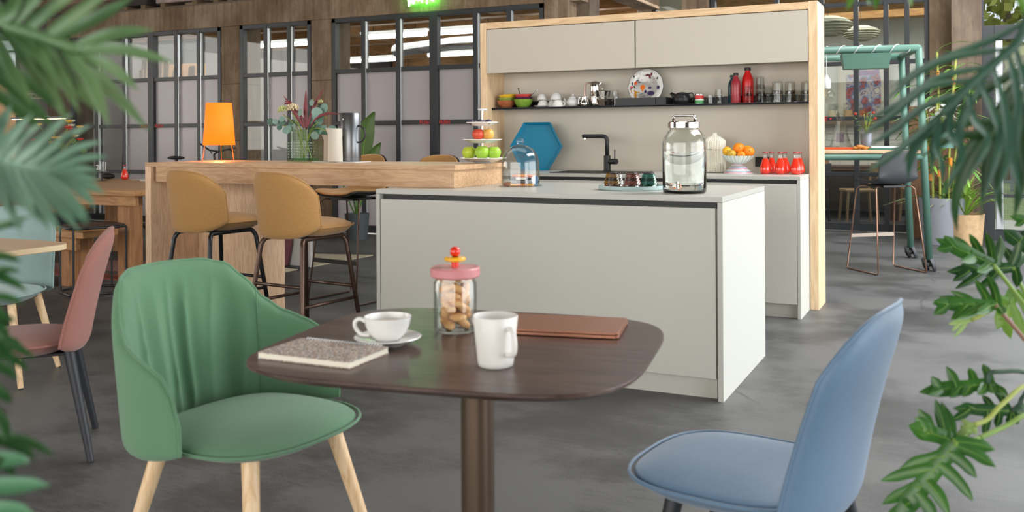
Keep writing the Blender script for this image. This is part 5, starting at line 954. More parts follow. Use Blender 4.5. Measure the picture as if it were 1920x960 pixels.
M_g1 = pm('grass_green', '7fa83c', .55, var=.2, vs=12); M_g2 = pm('mid_green', '4c7a2c', .5, var=.2, vs=12); M_g3 = pm('pale_variegated', 'b8c49c', .6, var=.2, vs=12); M_gp = pm('grey_planter', '8a8d94', .6); M_wk = pm('woven_basket', 'c4a47c', .8, bs=60, bst=.7, var=.15, vs=20); M_zinc = pm('zinc_pot', '7c8087', .4, .4)
def bush(label, loc, pr, ph, potm, leafm, n, rad, h, ls, seed, nm='potted_plant', potn='pot', flower=None):
    t = thing(nm, label, 'plant', loc); MB().lathe([(0, 0), (pr*.85, 0), (pr, ph), (pr*.93, ph), (pr*.9, ph*.85), (0, ph*.85)], 24).build(potn, potm, t, True, auto=40); rn = random.Random(seed)
    for k in range(max(4, n//6)):
        a = rn.uniform(0, 6.28); p = (rad*.7*math.cos(a)*rn.random(), rad*.7*math.sin(a)*rn.random(), h*rn.uniform(.7, 1)); MB().tube(spline([(0, 0, ph*.8), (p[0]*.5, p[1]*.5, (ph+p[2])*.5), p], 3), .004, 5).build('stem', M_st, t)
    for k in range(n):
        a = rn.uniform(0, 6.28); r = rad*math.sqrt(rn.random()); z = ph+(h-ph)*rn.uniform(.1, 1); m = leaf_mb(ls*rn.uniform(.7, 1.2), ls*.5, .3, .1, 4); m.xf(frame_to((r*.7*math.cos(a), r*.7*math.sin(a), z), (math.cos(a), math.sin(a), rn.uniform(-.4, .8)))); m.build('leaf', leafm, t, True)
    if flower:
        for k in range(5): a = rn.uniform(0, 6.28); MB().sphere((rad*.7*math.cos(a), rad*.7*math.sin(a), h*rn.uniform(.8, 1.02)), .014, 8, 6).build('blossom', flower, t, True)
    return t
bush('small rose plant with red buds in a grey zinc pot on the high table', (-.80, 9.15, HT), .055, .15, M_zinc, M_g2, 40, .16, .34, .06, 4, 'potted_rose', flower=M_rf)
o = MB().prism(rrect(.34, .2, .015), 0, .012).build('serving_board', pm('teal_enamel', '2a6a64', .4), None, bev=.002); o.location = (-.60, 9.08, HT); tag(o, 'teal-edged serving tray at the right end of the high table', 'tray')
o = MB().prism(rrect(.31, .17, .015), 0, .018).build('white_dish', M_white, None, bev=.003); o.location = (-.60, 9.08, HT+.0125); tag(o, 'shallow white dish lying on the teal-edged serving tray', 'dish')
for k in range(5):
    o = MB().tube([(.03*math.cos(a), .03*math.sin(a), .012) for a in [R(20+28*i) for i in range(10)]], [.006, .01, .013, .014, .014, .014, .013, .011, .008, .005], 8).build('croissant', pm('pastry', 'd08a3c', .6, var=.2, vs=40), None, True); o.location = (-.86+.03*(k % 3), 8.98+.04*(k//2), HT+.003+.014*(k % 2)); o.rotation_euler = (0, 0, k*1.3); tag(o, 'golden pastry in the small heap beside the zinc pot', 'pastry', 'pastries on the high table')
bush('white-leaved plant in a green metal box beside the far table leg', (-.16, 9.72, 1.05), .10, .15, M_grn, pm('white_leaf', 'dfe4dc', .6, var=.1, vs=12), 50, .17, .40, .10, 9, 'variegated_plant', 'box_planter')
# tall plants on the floor
t = pot_plant('tall bamboo palm with orange stem bands in a square-ish grey planter', (-.20, 11.1, 0), .24, .50, M_gp, M_g2, 6, .5, .05, 21, 'bamboo_palm')
rn = random.Random(8); M_cane = pm('yellow_cane', '9aa048', .5); M_ob = pm('orange_sheath', 'e08a28', .6); M_fr = pm('deep_leaf', '5a8a34', .5, var=.25, vs=10)
for k in range(7):
    a = k*.9; bx, by = .10*math.cos(a), .10*math.sin(a); hh = rn.uniform(1.3, 2.1); tx, ty = bx*2.2, by*2.2; st = MB().tube(spline([(bx, by, .42), (bx*1.2, by*1.2, hh*.6), (tx, ty, hh)], 4), .012, 8).build('cane', M_cane, t, True)
    for z in (.3, .6, .85): MB().tube([(bx+(tx-bx)*z*.8, by+(ty-by)*z*.8, .42+(hh-.42)*z-.03), (bx+(tx-bx)*z*.8, by+(ty-by)*z*.8, .42+(hh-.42)*z+.04)], .019, 8).build('sheath', M_ob, st)
    for j in range(12):
        b_ = rn.uniform(0, 6.28); z = hh*rn.uniform(.5, 1.03); q = (z-.42)/(hh-.42); m = leaf_mb(rn.uniform(.28, .5), .045, .6, .15, 5); m.xf(frame_to((bx+(tx-bx)*q, by+(ty-by)*q, z), (math.cos(b_), math.sin(b_), rn.uniform(-.1, .9)))); m.build('leaf', M_fr if j % 3 else M_g1, t, True)
pot_plant('grassy plant with narrow bright leaves in a round woven basket', (.02, 11.05, 0), .19, .33, M_wk, M_g1, 60, .62, .030, 5, 'grass_plant', 1.15)
pot_plant('spiky dracaena with reddish striped leaves in a beige pot behind the basket', (-.12, 11.35, 0), .16, .36, pm('beige_pot', '8c7c70', .7), pm('striped_dracaena', '9a8a6a', .6, col2='6c8a48', vs=30), 50, .7, .03, 6, 'dracaena', .9)
t = pot_plant('tall dracaena with a leafy crown behind the bamboo palm', (.05, 11.4, 0), .13, .3, pm('dark_pot', '3a3a3c', .6), M_g1, 3, .3, .04, 7, 'tall_dracaena'); MB().tube([(0, 0, .26), (.02, 0, 1.0), (0, 0, 1.62)], .02, 8).build('trunk', pm('trunk_bark', '7a6850', .8), t, True)
for k in range(46): b_ = rn.uniform(0, 6.28); m = leaf_mb(rn.uniform(.35, .6), .05, .6, .12, 5); m.xf(frame_to((0, 0, 1.6+rn.uniform(-.06, .1)), (math.cos(b_), math.sin(b_), rn.uniform(-.2, 1.4)))); m.build('leaf', M_g1 if k % 3 else M_g2, t, True)
# wooden peg panel
o = MB().box(-.33, .33, 0, .03, 0, 1.5).build('plywood_panel', wood('osb_panel', '7a5840', '9a7456', 'z', .7)); o.location = (-.22, 11.5, 0); struct(o); o.name = 'trim_70'
# bird-of-paradise plant behind the bar
t = thing('bird_of_paradise', 'potted banana-leaf plant in a small grey pot standing behind the bar', 'plant', (-6.35, 8.95, 0)); MB().lathe([(0, 0), (.12, 0), (.145, .30), (.135, .30), (.12, .25), (0, .25)], 28).build('pot', pm('slate_pot', '4a5254', .6), t, True, auto=40)
M_ban = pm('banana_leaf', '4c6c2c', .45, var=.15, vs=8)
for k, (x, z, L_, W_, yaw, roll) in enumerate([(.12, .90, .60, .30, 2, 0), (.20, .74, .42, .22, 10, 0), (-.08, .75, .42, .20, -12, 15), (.02, .55, .34, .20, 4, 30), (-.16, .62, .5, .12, -30, 60)]):
    MB().tube(spline([(0, 0, .25), (x*.4, -.02, z*.6), (x, -.04, z)], 5), .009, 8).build('leaf_stalk', M_g2, t, True)
    P = []
    for i in range(15):
        q = i/14; w = W_*.5*math.sin(math.pi*min(1, q*.93+.05))**.75*(1-.25*q); a_ = R(yaw)+.25*q*q*(1 if yaw >= 0 else -1); cx = x+L_*q*math.sin(a_); cz = z+L_*q*math.cos(a_); P.append([(cx-w*j/3*math.cos(R(roll)), -.04+w*j/3*math.sin(R(roll))-.02*abs(j/3)*q-.004*math.sin(q*44)*abs(j), cz) for j in range(-3, 4)])
    lf = MB().grid(P).build('leaf', M_ban, t, True); MB().tube([P[i][3] for i in range(15)], [.005*(1-i/16) for i in range(15)], 6).build('midrib', M_g1, lf, True)
# ---------------------------------------------------------------- back kitchen behind the right partition
t = thing('framed_poster', 'comic-style poster in a pale frame on the cream back wall', 'poster', (-1.36, 15.15, 1.83)); M_pf = pm('pale_frame', 'cfc4ac', .6)
MB().box(-.37, .37, -.03, 0, -.50, .50).build('frame', M_pf, t, bev=.004); m, nt, b = newmat('poster_print'); v = coords(nt, (1, 1, 1)); f1 = noise(nt, v, 7.5, 2, .5); 
r_ = nt.nodes.new('ShaderNodeValToRGB'); r_.color_ramp.interpolation = 'CONSTANT'; nt.links.new(f1, r_.inputs[0]); e = r_.color_ramp.elements; e[0].color = lin('7a3a44')
for p_, c_ in [(.38, 'b05a58'), (.43, '6a6c8c'), (.49, '9aa0b4'), (.54, 'c4b4ae'), (.60, '8a7a92'), (.66, 'd4c8b8')]: x = e.new(p_); x.color = lin(c_)
nt.links.new(r_.outputs[0], b.inputs['Base Color']); MB().box(-.25, .25, -.034, -.031, -.40, .27).build('print', m, t); MB().box(-.33, .33, -.0325, -.0305, -.46, .46).build('mount', pm('cream_paper', 'd8d0bc', .8), t)
MB().box(-.12, .24, -.036, -.034, .335, .39).xf(Matrix.Rotation(R(-4), 4, 'Y')).build('print_title', pm('blue_print', '7078b8', .8), t); MB().box(-.12, .25, -.038, -.036, .255, .325).xf(Matrix.Rotation(R(-4), 4, 'Y')).build('print_title', pm('red_blue_print', 'a85868', .8, col2='8080b8', vs=12), t)
o = MB().box(-1.5, 1.3, -.16, 0, 0, .06).build('wall_shelf', wood('shelf_brown', '6c5a48', '84705c', 'x', .6)); o.location = (-1.5, 15.19, 1.34); tag(o, 'brown wall shelf with storage jars on the back kitchen wall', 'shelf')
for k, (x, r, h, c) in enumerate([(-2.05, .07, .16, 'b89878'), (-1.80, .075, .26, 'd8c8a8'), (-1.58, .075, .27, 'c8a070'), (-1.38, .07, .27, 'a86848'), (-1.12, .08, .28, 'c0b8ac'), (-.75, .08, .30, 'c8b490'), (-.45, .07, .20, 'b8bcc0'), (-.15, .07, .28, 'b0b4b8')]):
    t = thing('storage_jar', 'storage jar on the back kitchen shelf, number %s from the left, %s' % (['one', 'two', 'three', 'four', 'five', 'six', 'seven', 'eight'][k], ['small brown', 'tall cream', 'tall tan', 'tall russet', 'wide grey', 'wide oat', 'short steel', 'tall steel'][k]), 'jar', (x, 15.1, 1.401), 0, 'storage jars on the back kitchen shelf'); MB().lathe([(r*.9, 0), (r*.9, h*.6), (0, h*.6)], 20).build('contents', pm('jar_'+c, c, .6 if k < 6 else .2, 0 if k < 6 else .8), t, True, auto=40); MB().lathe([(r*.93, h*.61), (r*.93, h), (r*.5, h*1.0)], 20, cap=False).build('jar_glass', pane('jar_pane', 'eef0ee'), t, True)
# tiles
M_tile = pm('white_tile', 'dcdcd4', .25, coat=.3)
bk = thing('splash_tiles', None, None, (-2.9, 15.185, .70)); struct(bk); bk.name = 'trim_80'; tm = None
for j in range(6):
    for i in range(16):
        if tm is None: tm = MB().box(0, .195, -.012, 0, 0, .093).build('tile', M_tile, bk); o = tm
        else: o = tm.copy(); C.objects.link(o)
        o.location = (.2*i-(.1 if j % 2 else 0), 0, .1*j)
t = thing('back_counter', 'timber-topped kitchen counter along the back wall', 'counter', (-1.5, 14.85, 0)); MB().box(-2.2, 1.6, -.3, .33, .66, .70).build('worktop', pm('counter_wood', 'b08c64', .5), t); MB().box(-2.2, 1.6, -.26, .33, .08, .655).build('carcass', pm('dark_cabinets', '5a4c40', .7), t)
t = thing('steel_tap', 'chrome gooseneck tap over the back kitchen counter', 'tap', (-2.15, 14.8, .70)); MB().tube([(0, 0, 0), (0, 0, .27), (-.03, 0, .30), (-.18, 0, .30), (-.21, 0, .27), (-.21, 0, .22)], .015, 10).build('spout', M_chrome, t, True); MB().cyl((0, 0, 0), (0, 0, .05), .03, n=14).build('base', M_chrome, t)
for x, w, lb in [(-1.95, .22, 'small cardboard box beside the chrome tap'), (-.75, .3, 'cardboard box in the middle of the back counter'), (-.3, .34, 'larger cardboard box at the right of the back counter')]:
    t = thing('cardboard_box', lb, 'box', (x, 14.8, .701)); MB().box(-w/2, w/2, -.12, .12, 0, w*.62).build('carton', pm('cardboard2', 'b0855a', .8), t); MB().box(-.02, .02, -.122, -.1202, 0, w*.62).build('tape', pm('packing_tape', '9a6c40', .4), t)
def layered(label, loc, R0):
    t = thing('layered_pendant', label, 'pendant light', loc, 0, 'layered pendant lamps behind the right partition'); m = pm('pendant_white', 'cfcbb4', .6)
    for k, (r, z) in enumerate([(.55, .34), (.85, .26), (1.0, .16), (.98, .05), (.90, -.06), (.78, -.16), (.62, -.25), (.42, -.33)]):
        MB().lathe([(r*R0*.60, z*R0+.06*R0), (r*R0*.8, z*R0+.04*R0), (r*R0, z*R0-.05*R0)], 40, cap=False).build('shade_ring', m, t, True, mods=[SOL(.006)])
    MB().cyl((0, 0, -.3*R0), (0, 0, .42*R0), .03, n=10).build('core', m, t); MB().cyl((0, 0, .42*R0), (0, 0, 3.28-loc[2]), .004, n=5).build('cable', M_black, t); return t
layered('large layered white pendant lamp cut off by the oak upright', (-1.58, 12.75, 2.60), .32); layered('second layered white pendant lamp further right behind the glass', (-1.26, 13.7, 2.58), .26)
def dchair(label, loc, rz, m, grp): 
    t = thing('dining_chair', label, 'chair', loc, R(rz), grp)
    MB().box(-.2, .2, -.2, .2, .43, .46).build('seat', m, t, bev=.006)
    for sx, sy in ((1, 1), (1, -1)): MB().cyl((sx*.17, sy*.17, .43), (sx*.20, sy*.20, 0), .016, n=8).build('leg', m, t)
    for sy in (1, -1): MB().tube([(-.21, sy*.19, 0), (-.18, sy*.17, .44), (-.23, sy*.17, .80)], .016, 8).build('leg', m, t)
    MB().box(-.245, -.225, -.18, .18, .66, .80).build('backrest', m, t, bev=.006); return t
M_cw = pm('chair_wood', 'a88860', .6); M_cd = pm('chair_dark', '2c2e34', .6)
dchair('light wooden chair seen through the right partition, beside the dark one', (-1.25, 13.1, 0), 200, M_cw, 'chairs behind the right partition'); dchair('dark chair seen through the right partition beside the oak upright', (-1.85, 12.9, 0), 170, M_cd, 'chairs behind the right partition'); dchair('second light wooden chair further back through the right partition', (-.5, 13.6, 0), 30, M_cw, 'chairs behind the right partition')
t = thing('inner_dining_table', 'dark dining table seen through the lower panes of the right partition', 'table', (-1.45, 14.05, 0)); MB().box(-.7, .7, -.4, .4, .70, .74).build('table_top', pm('dark_wood', '5a3c30', .5), t); 
for sx in (1, -1):
    for sy in (1, -1): MB().box(sx*.6-.06, sx*.6+.06, sy*.3-.06, sy*.3+.06, 0, .70).build('leg', pm('dark_wood', '5a3c30', .5), t)
# ---------------------------------------------------------------- right glazed door and outdoors
t = thing('door_1', None, None, (.62, 11.62, 0)); struct(t)
for a, b, z0, z1 in ((-.42, -.30, 0, 2.38), (.9, 1.02, 0, 2.38)): MB().box(a, b, -.05, .05, z0, z1).build('door_frame', M_frame, t, bev=.004)
MB().box(-.30, .9, -.05, .05, 2.22, 2.38).build('door_frame', M_frame, t, bev=.004); MB().box(-.30, .9, -.04, .04, 0, .12).build('door_rail', M_frame, t); MB().box(-.30, .9, -.04, .04, .48, .52).build('door_rail', M_frame, t)
MB().box(-.29, -.22, -.055, .045, .13, 2.21).build('door_stile', M_alu, t, bev=.003); MB().box(-.30, .9, -.003, .003, .12, 2.22).build('pane', M_clear, t)
struct(MB().box(1.6, 5.0, 11.6, 11.8, 0, 4.6).build('wall_right_pier', M_concp)); struct(MB().box(.2, 5.0, 11.6, 12.0, 3.1, 4.6).build('wall_upper_front', M_concp))
t = thing('window_9', None, None, (.9, 11.62, 2.38)); struct(t); MB().box(-.7, .7, -.003, .003, 0, .72).build('pane', M_clear, t); 
for x in (-.7, -.1, .5): MB().box(x-.02, x+.02, -.03, .03, 0, .72).build('mullion', M_frame, t)
rn = random.Random(2)
def tree(label, loc, h, r, m, n, seed):
    t = thing('tree', label, 'tree', loc, 0, 'trees beyond the lawn'); MB().cyl((0, 0, 0), (0, 0, h*.6), .16, .08, 8).build('trunk', pm('trunk_bark', '7a6850', .8), t); q = MB(); rn = random.Random(seed)
    for k in range(n):
        a = rn.uniform(0, 6.28); e_ = rn.uniform(-1, 1); rr = r*rn.uniform(.5, 1); p = Vector((rr*math.cos(a)*math.sqrt(1-e_*e_), rr*math.sin(a)*math.sqrt(1-e_*e_), h*.62+rr*e_*h/(2.4*r))); d = Vector((rn.uniform(-1, 1), rn.uniform(-1, 1), rn.uniform(-1, 1))).normalized(); s = d.orthogonal().normalized()*.13; u = d.cross(s); q.add([p-s, p+u, p+s, p-u], [(0, 1, 2, 3)])
    o = q.build('foliage', m, t, recalc=False); o['kind'] = 'stuff'
M_t1 = pm('tree_leaf_yellow', 'a8a850', .8, var=.3, vs=2); M_t2 = pm('tree_leaf_green', '6c8248', .8, var=.3, vs=2)
tree('yellow-green broad tree beyond the lawn, seen through the right door', (1.0, 26, 0), 7.5, 2.8, M_t1, 3200, 1); tree('dark green tree at the far right beyond the lawn', (8.2, 30, 0), 8, 3.2, M_t2, 3200, 2); tree('small green tree at the left beyond the lawn', (-4.4, 33, 0), 6, 2.4, M_t2, 2400, 3)
t = thing('garden_fence', 'low grey fence with square panels at the end of the lawn', 'fence', (1.5, 21.5, 0)); 
for k in range(12): MB().box(-3+.6*k-.03, -3+.6*k+.03, -.03, .03, 0, 1.15).build('post', pm('fence_grey', '8a8c88', .8), t)
for z in (.2, .65, 1.05): MB().box(-3, 3.6, -.02, .02, z-.03, z+.03).build('rail', pm('fence_grey', '8a8c88', .8), t)
# ---------------------------------------------------------------- foreground plants (points: metres right of, ahead of and above the viewer's place)
FRONDS = [
 ('a',[(-0.468,0.8,1.287),(-0.421,0.78,1.277),(-0.389,0.78,1.267),(-0.362,0.78,1.257)],0.012,'G1',[[(-0.432,0.78,1.28),(-0.418,0.775,1.29),(-0.399,0.76,1.31)],[(-0.423,0.78,1.278),(-0.407,0.775,1.289),(-0.375,0.76,1.31)],[(-0.408,0.78,1.274),(-0.385,0.775,1.29),(-0.342,0.76,1.31)],[(-0.387,0.78,1.266),(-0.367,0.81,1.285),(-0.336,0.8300000000000001,1.31)],[(-0.392,0.78,1.268),(-0.36,0.775,1.288),(-0.316,0.76,1.314)],[(-0.367,0.78,1.259),(-0.346,0.805,1.273),(-0.314,0.8200000000000001,1.279)],[(-0.362,0.78,1.257),(-0.339,0.81,1.26),(-0.3,0.8300000000000001,1.25)],[(-0.367,0.78,1.257),(-0.347,0.8,1.245),(-0.324,0.81,1.224)],[(-0.371,0.78,1.259),(-0.347,0.795,1.229),(-0.311,0.8,1.188)],[(-0.378,0.78,1.262),(-0.353,0.775,1.232),(-0.329,0.76,1.192)],[(-0.389,0.78,1.267),(-0.367,0.79,1.242),(-0.327,0.79,1.208)],[(-0.403,0.78,1.272),(-0.382,0.775,1.246),(-0.353,0.76,1.203)],[(-0.412,0.78,1.275),(-0.394,0.775,1.25),(-0.364,0.76,1.194)],[(-0.396,0.78,1.269),(-0.369,0.775,1.232),(-0.336,0.76,1.203)],[(-0.427,0.78,1.278),(-0.4,0.775,1.241),(-0.366,0.76,1.21)],[(-0.434,0.78,1.273),(-0.418,0.775,1.241),(-0.392,0.76,1.21)],[(-0.421,0.78,1.277),(-0.4,0.775,1.259),(-0.371,0.76,1.231)]]),
 ('b',[(-0.517,0.82,1.278),(-0.48,0.82,1.254)],0.0135,'G2',[[(-0.48,0.82,1.254),(-0.445,0.825,1.229),(-0.399,0.82,1.188)],[(-0.48,0.82,1.24),(-0.44,0.825,1.21),(-0.416,0.82,1.191)],[(-0.48,0.82,1.264),(-0.435,0.825,1.236),(-0.386,0.82,1.2)]]),
 ('c',[(-0.633,1.05,1.178),(-0.578,1.05,1.16),(-0.542,1.05,1.151),(-0.515,1.05,1.147)],0.01,'G3',[[(-0.443,0.78,1.17),(-0.427,0.775,1.193),(-0.409,0.76,1.212)],[(-0.434,0.78,1.167),(-0.418,0.775,1.184),(-0.392,0.76,1.204)],[(-0.427,0.78,1.165),(-0.411,0.775,1.181),(-0.383,0.76,1.196)],[(-0.418,0.78,1.163),(-0.396,0.775,1.179),(-0.359,0.76,1.205)],[(-0.407,0.78,1.162),(-0.382,0.775,1.177),(-0.343,0.76,1.195)],[(-0.398,0.78,1.16),(-0.369,0.775,1.172),(-0.333,0.76,1.181)],[(-0.389,0.78,1.159),(-0.362,0.775,1.165),(-0.329,0.76,1.168)],[(-0.387,0.78,1.157),(-0.365,0.775,1.157),(-0.337,0.76,1.156)],[(-0.385,0.78,1.157),(-0.36,0.775,1.146),(-0.332,0.76,1.137)],[(-0.389,0.78,1.157),(-0.365,0.775,1.143),(-0.34,0.76,1.126)],[(-0.396,0.78,1.158),(-0.373,0.775,1.137),(-0.345,0.76,1.115)],[(-0.402,0.78,1.158),(-0.378,0.775,1.134),(-0.347,0.76,1.112)],[(-0.408,0.78,1.159),(-0.387,0.775,1.135),(-0.353,0.76,1.107)],[(-0.416,0.78,1.161),(-0.398,0.775,1.135),(-0.368,0.76,1.105)],[(-0.424,0.78,1.163),(-0.405,0.775,1.137),(-0.377,0.76,1.106)],[(-0.432,0.78,1.166),(-0.414,0.775,1.146),(-0.388,0.76,1.114)],[(-0.439,0.78,1.166),(-0.422,0.775,1.148),(-0.399,0.76,1.123)],[(-0.443,0.78,1.168),(-0.427,0.775,1.144),(-0.401,0.76,1.103)],[(-0.448,0.78,1.166),(-0.431,0.775,1.144),(-0.41,0.76,1.12)],[(-0.439,0.78,1.168),(-0.429,0.775,1.188),(-0.416,0.76,1.203)],[(-0.403,0.78,1.16),(-0.378,0.775,1.179),(-0.359,0.76,1.188)],[(-0.38,0.78,1.156),(-0.36,0.775,1.15),(-0.337,0.76,1.148)]]),
 ('d',[(-0.761,1.3,1.08),(-0.745,1.28,0.971),(-0.724,1.25,0.869),(-0.731,1.25,0.74)],0.0095,'G4',[[(-0.456,0.78,1.103),(-0.427,0.775,1.11),(-0.392,0.76,1.12)],[(-0.448,0.78,1.099),(-0.427,0.775,1.109),(-0.398,0.76,1.113)],[(-0.452,0.78,1.085),(-0.427,0.775,1.085),(-0.401,0.76,1.082)],[(-0.452,0.78,1.067),(-0.427,0.775,1.073),(-0.402,0.76,1.074)],[(-0.452,0.78,1.074),(-0.427,0.775,1.068),(-0.396,0.76,1.058)],[(-0.452,0.78,1.05),(-0.427,0.775,1.051),(-0.4,0.76,1.048)],[(-0.452,0.78,1.027),(-0.427,0.775,1.033),(-0.407,0.76,1.033)],[(-0.448,0.78,1.032),(-0.429,0.775,1.026),(-0.413,0.76,1.017)],[(-0.452,0.78,1.014),(-0.425,0.775,1.016),(-0.399,0.76,1.011)],[(-0.452,0.78,1.009),(-0.42,0.775,1.01),(-0.39,0.76,1.003)],[(-0.452,0.78,1.005),(-0.422,0.775,1.001),(-0.395,0.76,0.993)],[(-0.452,0.78,1.0),(-0.427,0.775,0.992),(-0.405,0.76,0.985)],[(-0.452,0.78,0.991),(-0.427,0.775,0.97),(-0.411,0.76,0.966)],[(-0.448,0.78,0.969),(-0.427,0.775,0.948),(-0.415,0.76,0.935)],[(-0.456,0.78,0.933),(-0.414,0.775,0.933),(-0.374,0.76,0.923)],[(-0.456,0.78,0.938),(-0.418,0.775,0.928),(-0.389,0.76,0.92)],[(-0.452,0.78,0.92),(-0.427,0.775,0.912),(-0.408,0.76,0.907)],[(-0.452,0.78,1.059),(-0.429,0.775,1.037),(-0.413,0.76,1.03)],[(-0.448,0.78,1.023),(-0.427,0.775,1.01),(-0.409,0.76,0.996)]]),
 ('e',[(-0.328,0.55,1.013),(-0.327,0.55,0.956)],0.018,'G5',[[(-0.456,0.78,0.915),(-0.422,0.775,0.913),(-0.396,0.76,0.918)],[(-0.461,0.78,0.891),(-0.422,0.775,0.892),(-0.378,0.76,0.9)],[(-0.461,0.78,0.868),(-0.427,0.775,0.872),(-0.392,0.76,0.876)]]),
 ('f',[(0.573,0.98,1.312),(0.531,0.98,1.276),(0.489,0.98,1.24),(0.451,0.98,1.202)],0.0092,'G6',[[(0.543,0.98,1.302),(0.511,0.995,1.282),(0.452,1.01,1.257),(0.413,1.025,1.231)],[(0.523,0.98,1.272),(0.472,0.995,1.264),(0.439,1.01,1.247),(0.405,1.025,1.214)],[(0.506,0.98,1.254),(0.458,0.995,1.243),(0.42,1.01,1.215),(0.381,1.025,1.195)],[(0.489,0.98,1.24),(0.445,0.995,1.232),(0.413,1.01,1.204),(0.376,1.025,1.174)],[(0.472,0.98,1.226),(0.44,0.995,1.211),(0.413,1.01,1.186),(0.389,1.025,1.168)],[(0.458,0.98,1.209),(0.432,0.995,1.18),(0.407,1.01,1.156),(0.388,1.025,1.14)],[(0.451,0.98,1.203),(0.44,0.995,1.18),(0.433,1.01,1.156),(0.436,1.025,1.131)],[(0.451,0.98,1.202),(0.454,0.995,1.17),(0.466,1.01,1.149),(0.475,1.025,1.126)],[(0.464,0.98,1.213),(0.469,0.995,1.18),(0.487,1.01,1.159),(0.474,1.025,1.117)],[(0.48,0.98,1.226),(0.495,0.995,1.196),(0.516,1.01,1.172),(0.494,1.025,1.119)],[(0.493,0.98,1.236),(0.516,0.995,1.201),(0.529,1.01,1.169),(0.516,1.025,1.102)],[(0.508,0.98,1.251),(0.528,0.995,1.206),(0.539,1.01,1.156),(0.53,1.025,1.107)],[(0.524,0.98,1.265),(0.542,0.995,1.212),(0.545,1.01,1.156),(0.563,1.025,1.107)],[(0.531,0.98,1.273),(0.554,0.995,1.212),(0.565,1.01,1.154),(0.576,1.025,1.101)],[(0.472,0.98,1.22),(0.462,0.995,1.189),(0.458,1.01,1.172),(0.462,1.025,1.128)],[(0.5,0.98,1.245),(0.48,0.995,1.189),(0.487,1.01,1.155),(0.482,1.025,1.125)]]),
 ('g',[(0.686,1.15,1.289),(0.647,1.15,1.249),(0.61,1.15,1.197)],0.0125,'G7',[[(0.653,1.15,1.249),(0.622,1.1649999999999998,1.21),(0.603,1.18,1.15),(0.602,1.1949999999999998,1.067)],[(0.64,1.15,1.236),(0.608,1.1649999999999998,1.204),(0.575,1.18,1.157),(0.555,1.1949999999999998,1.1)],[(0.647,1.15,1.229),(0.642,1.1649999999999998,1.177),(0.653,1.18,1.122),(0.675,1.1949999999999998,1.06)],[(0.633,1.15,1.216),(0.615,1.1649999999999998,1.17),(0.616,1.18,1.116),(0.631,1.1949999999999998,1.06)],[(0.62,1.15,1.206),(0.588,1.1649999999999998,1.184),(0.555,1.18,1.176),(0.521,1.1949999999999998,1.15)],[(0.614,1.15,1.2),(0.575,1.1649999999999998,1.15),(0.562,1.18,1.096),(0.572,1.1949999999999998,1.054)],[(0.637,1.15,1.223),(0.628,1.1649999999999998,1.163),(0.643,1.18,1.116),(0.644,1.1949999999999998,1.07)],[(0.607,1.15,1.197),(0.561,1.1649999999999998,1.194),(0.521,1.18,1.177),(0.5,1.1949999999999998,1.143)],[(0.643,1.15,1.269),(0.615,1.1649999999999998,1.25),(0.582,1.18,1.224),(0.569,1.1949999999999998,1.191)],[(0.65,1.15,1.282),(0.622,1.1649999999999998,1.23),(0.609,1.18,1.19),(0.61,1.1949999999999998,1.142)]]),
 ('h',[(0.516,1.0,1.39),(0.448,1.0,1.376),(0.379,1.0,1.367)],0.009,'G8',[[(0.387,1.0,1.368),(0.38,1.015,1.353),(0.377,1.03,1.335),(0.377,1.045,1.321)],[(0.39,1.0,1.368),(0.396,1.015,1.353),(0.397,1.03,1.335),(0.403,1.045,1.325)],[(0.396,1.0,1.371),(0.405,1.015,1.353),(0.405,1.03,1.335),(0.409,1.045,1.321)],[(0.419,1.0,1.373),(0.433,1.015,1.359),(0.442,1.03,1.338),(0.45,1.045,1.324)],[(0.442,1.0,1.373),(0.466,1.015,1.359),(0.496,1.03,1.349),(0.522,1.045,1.339)]]),
]
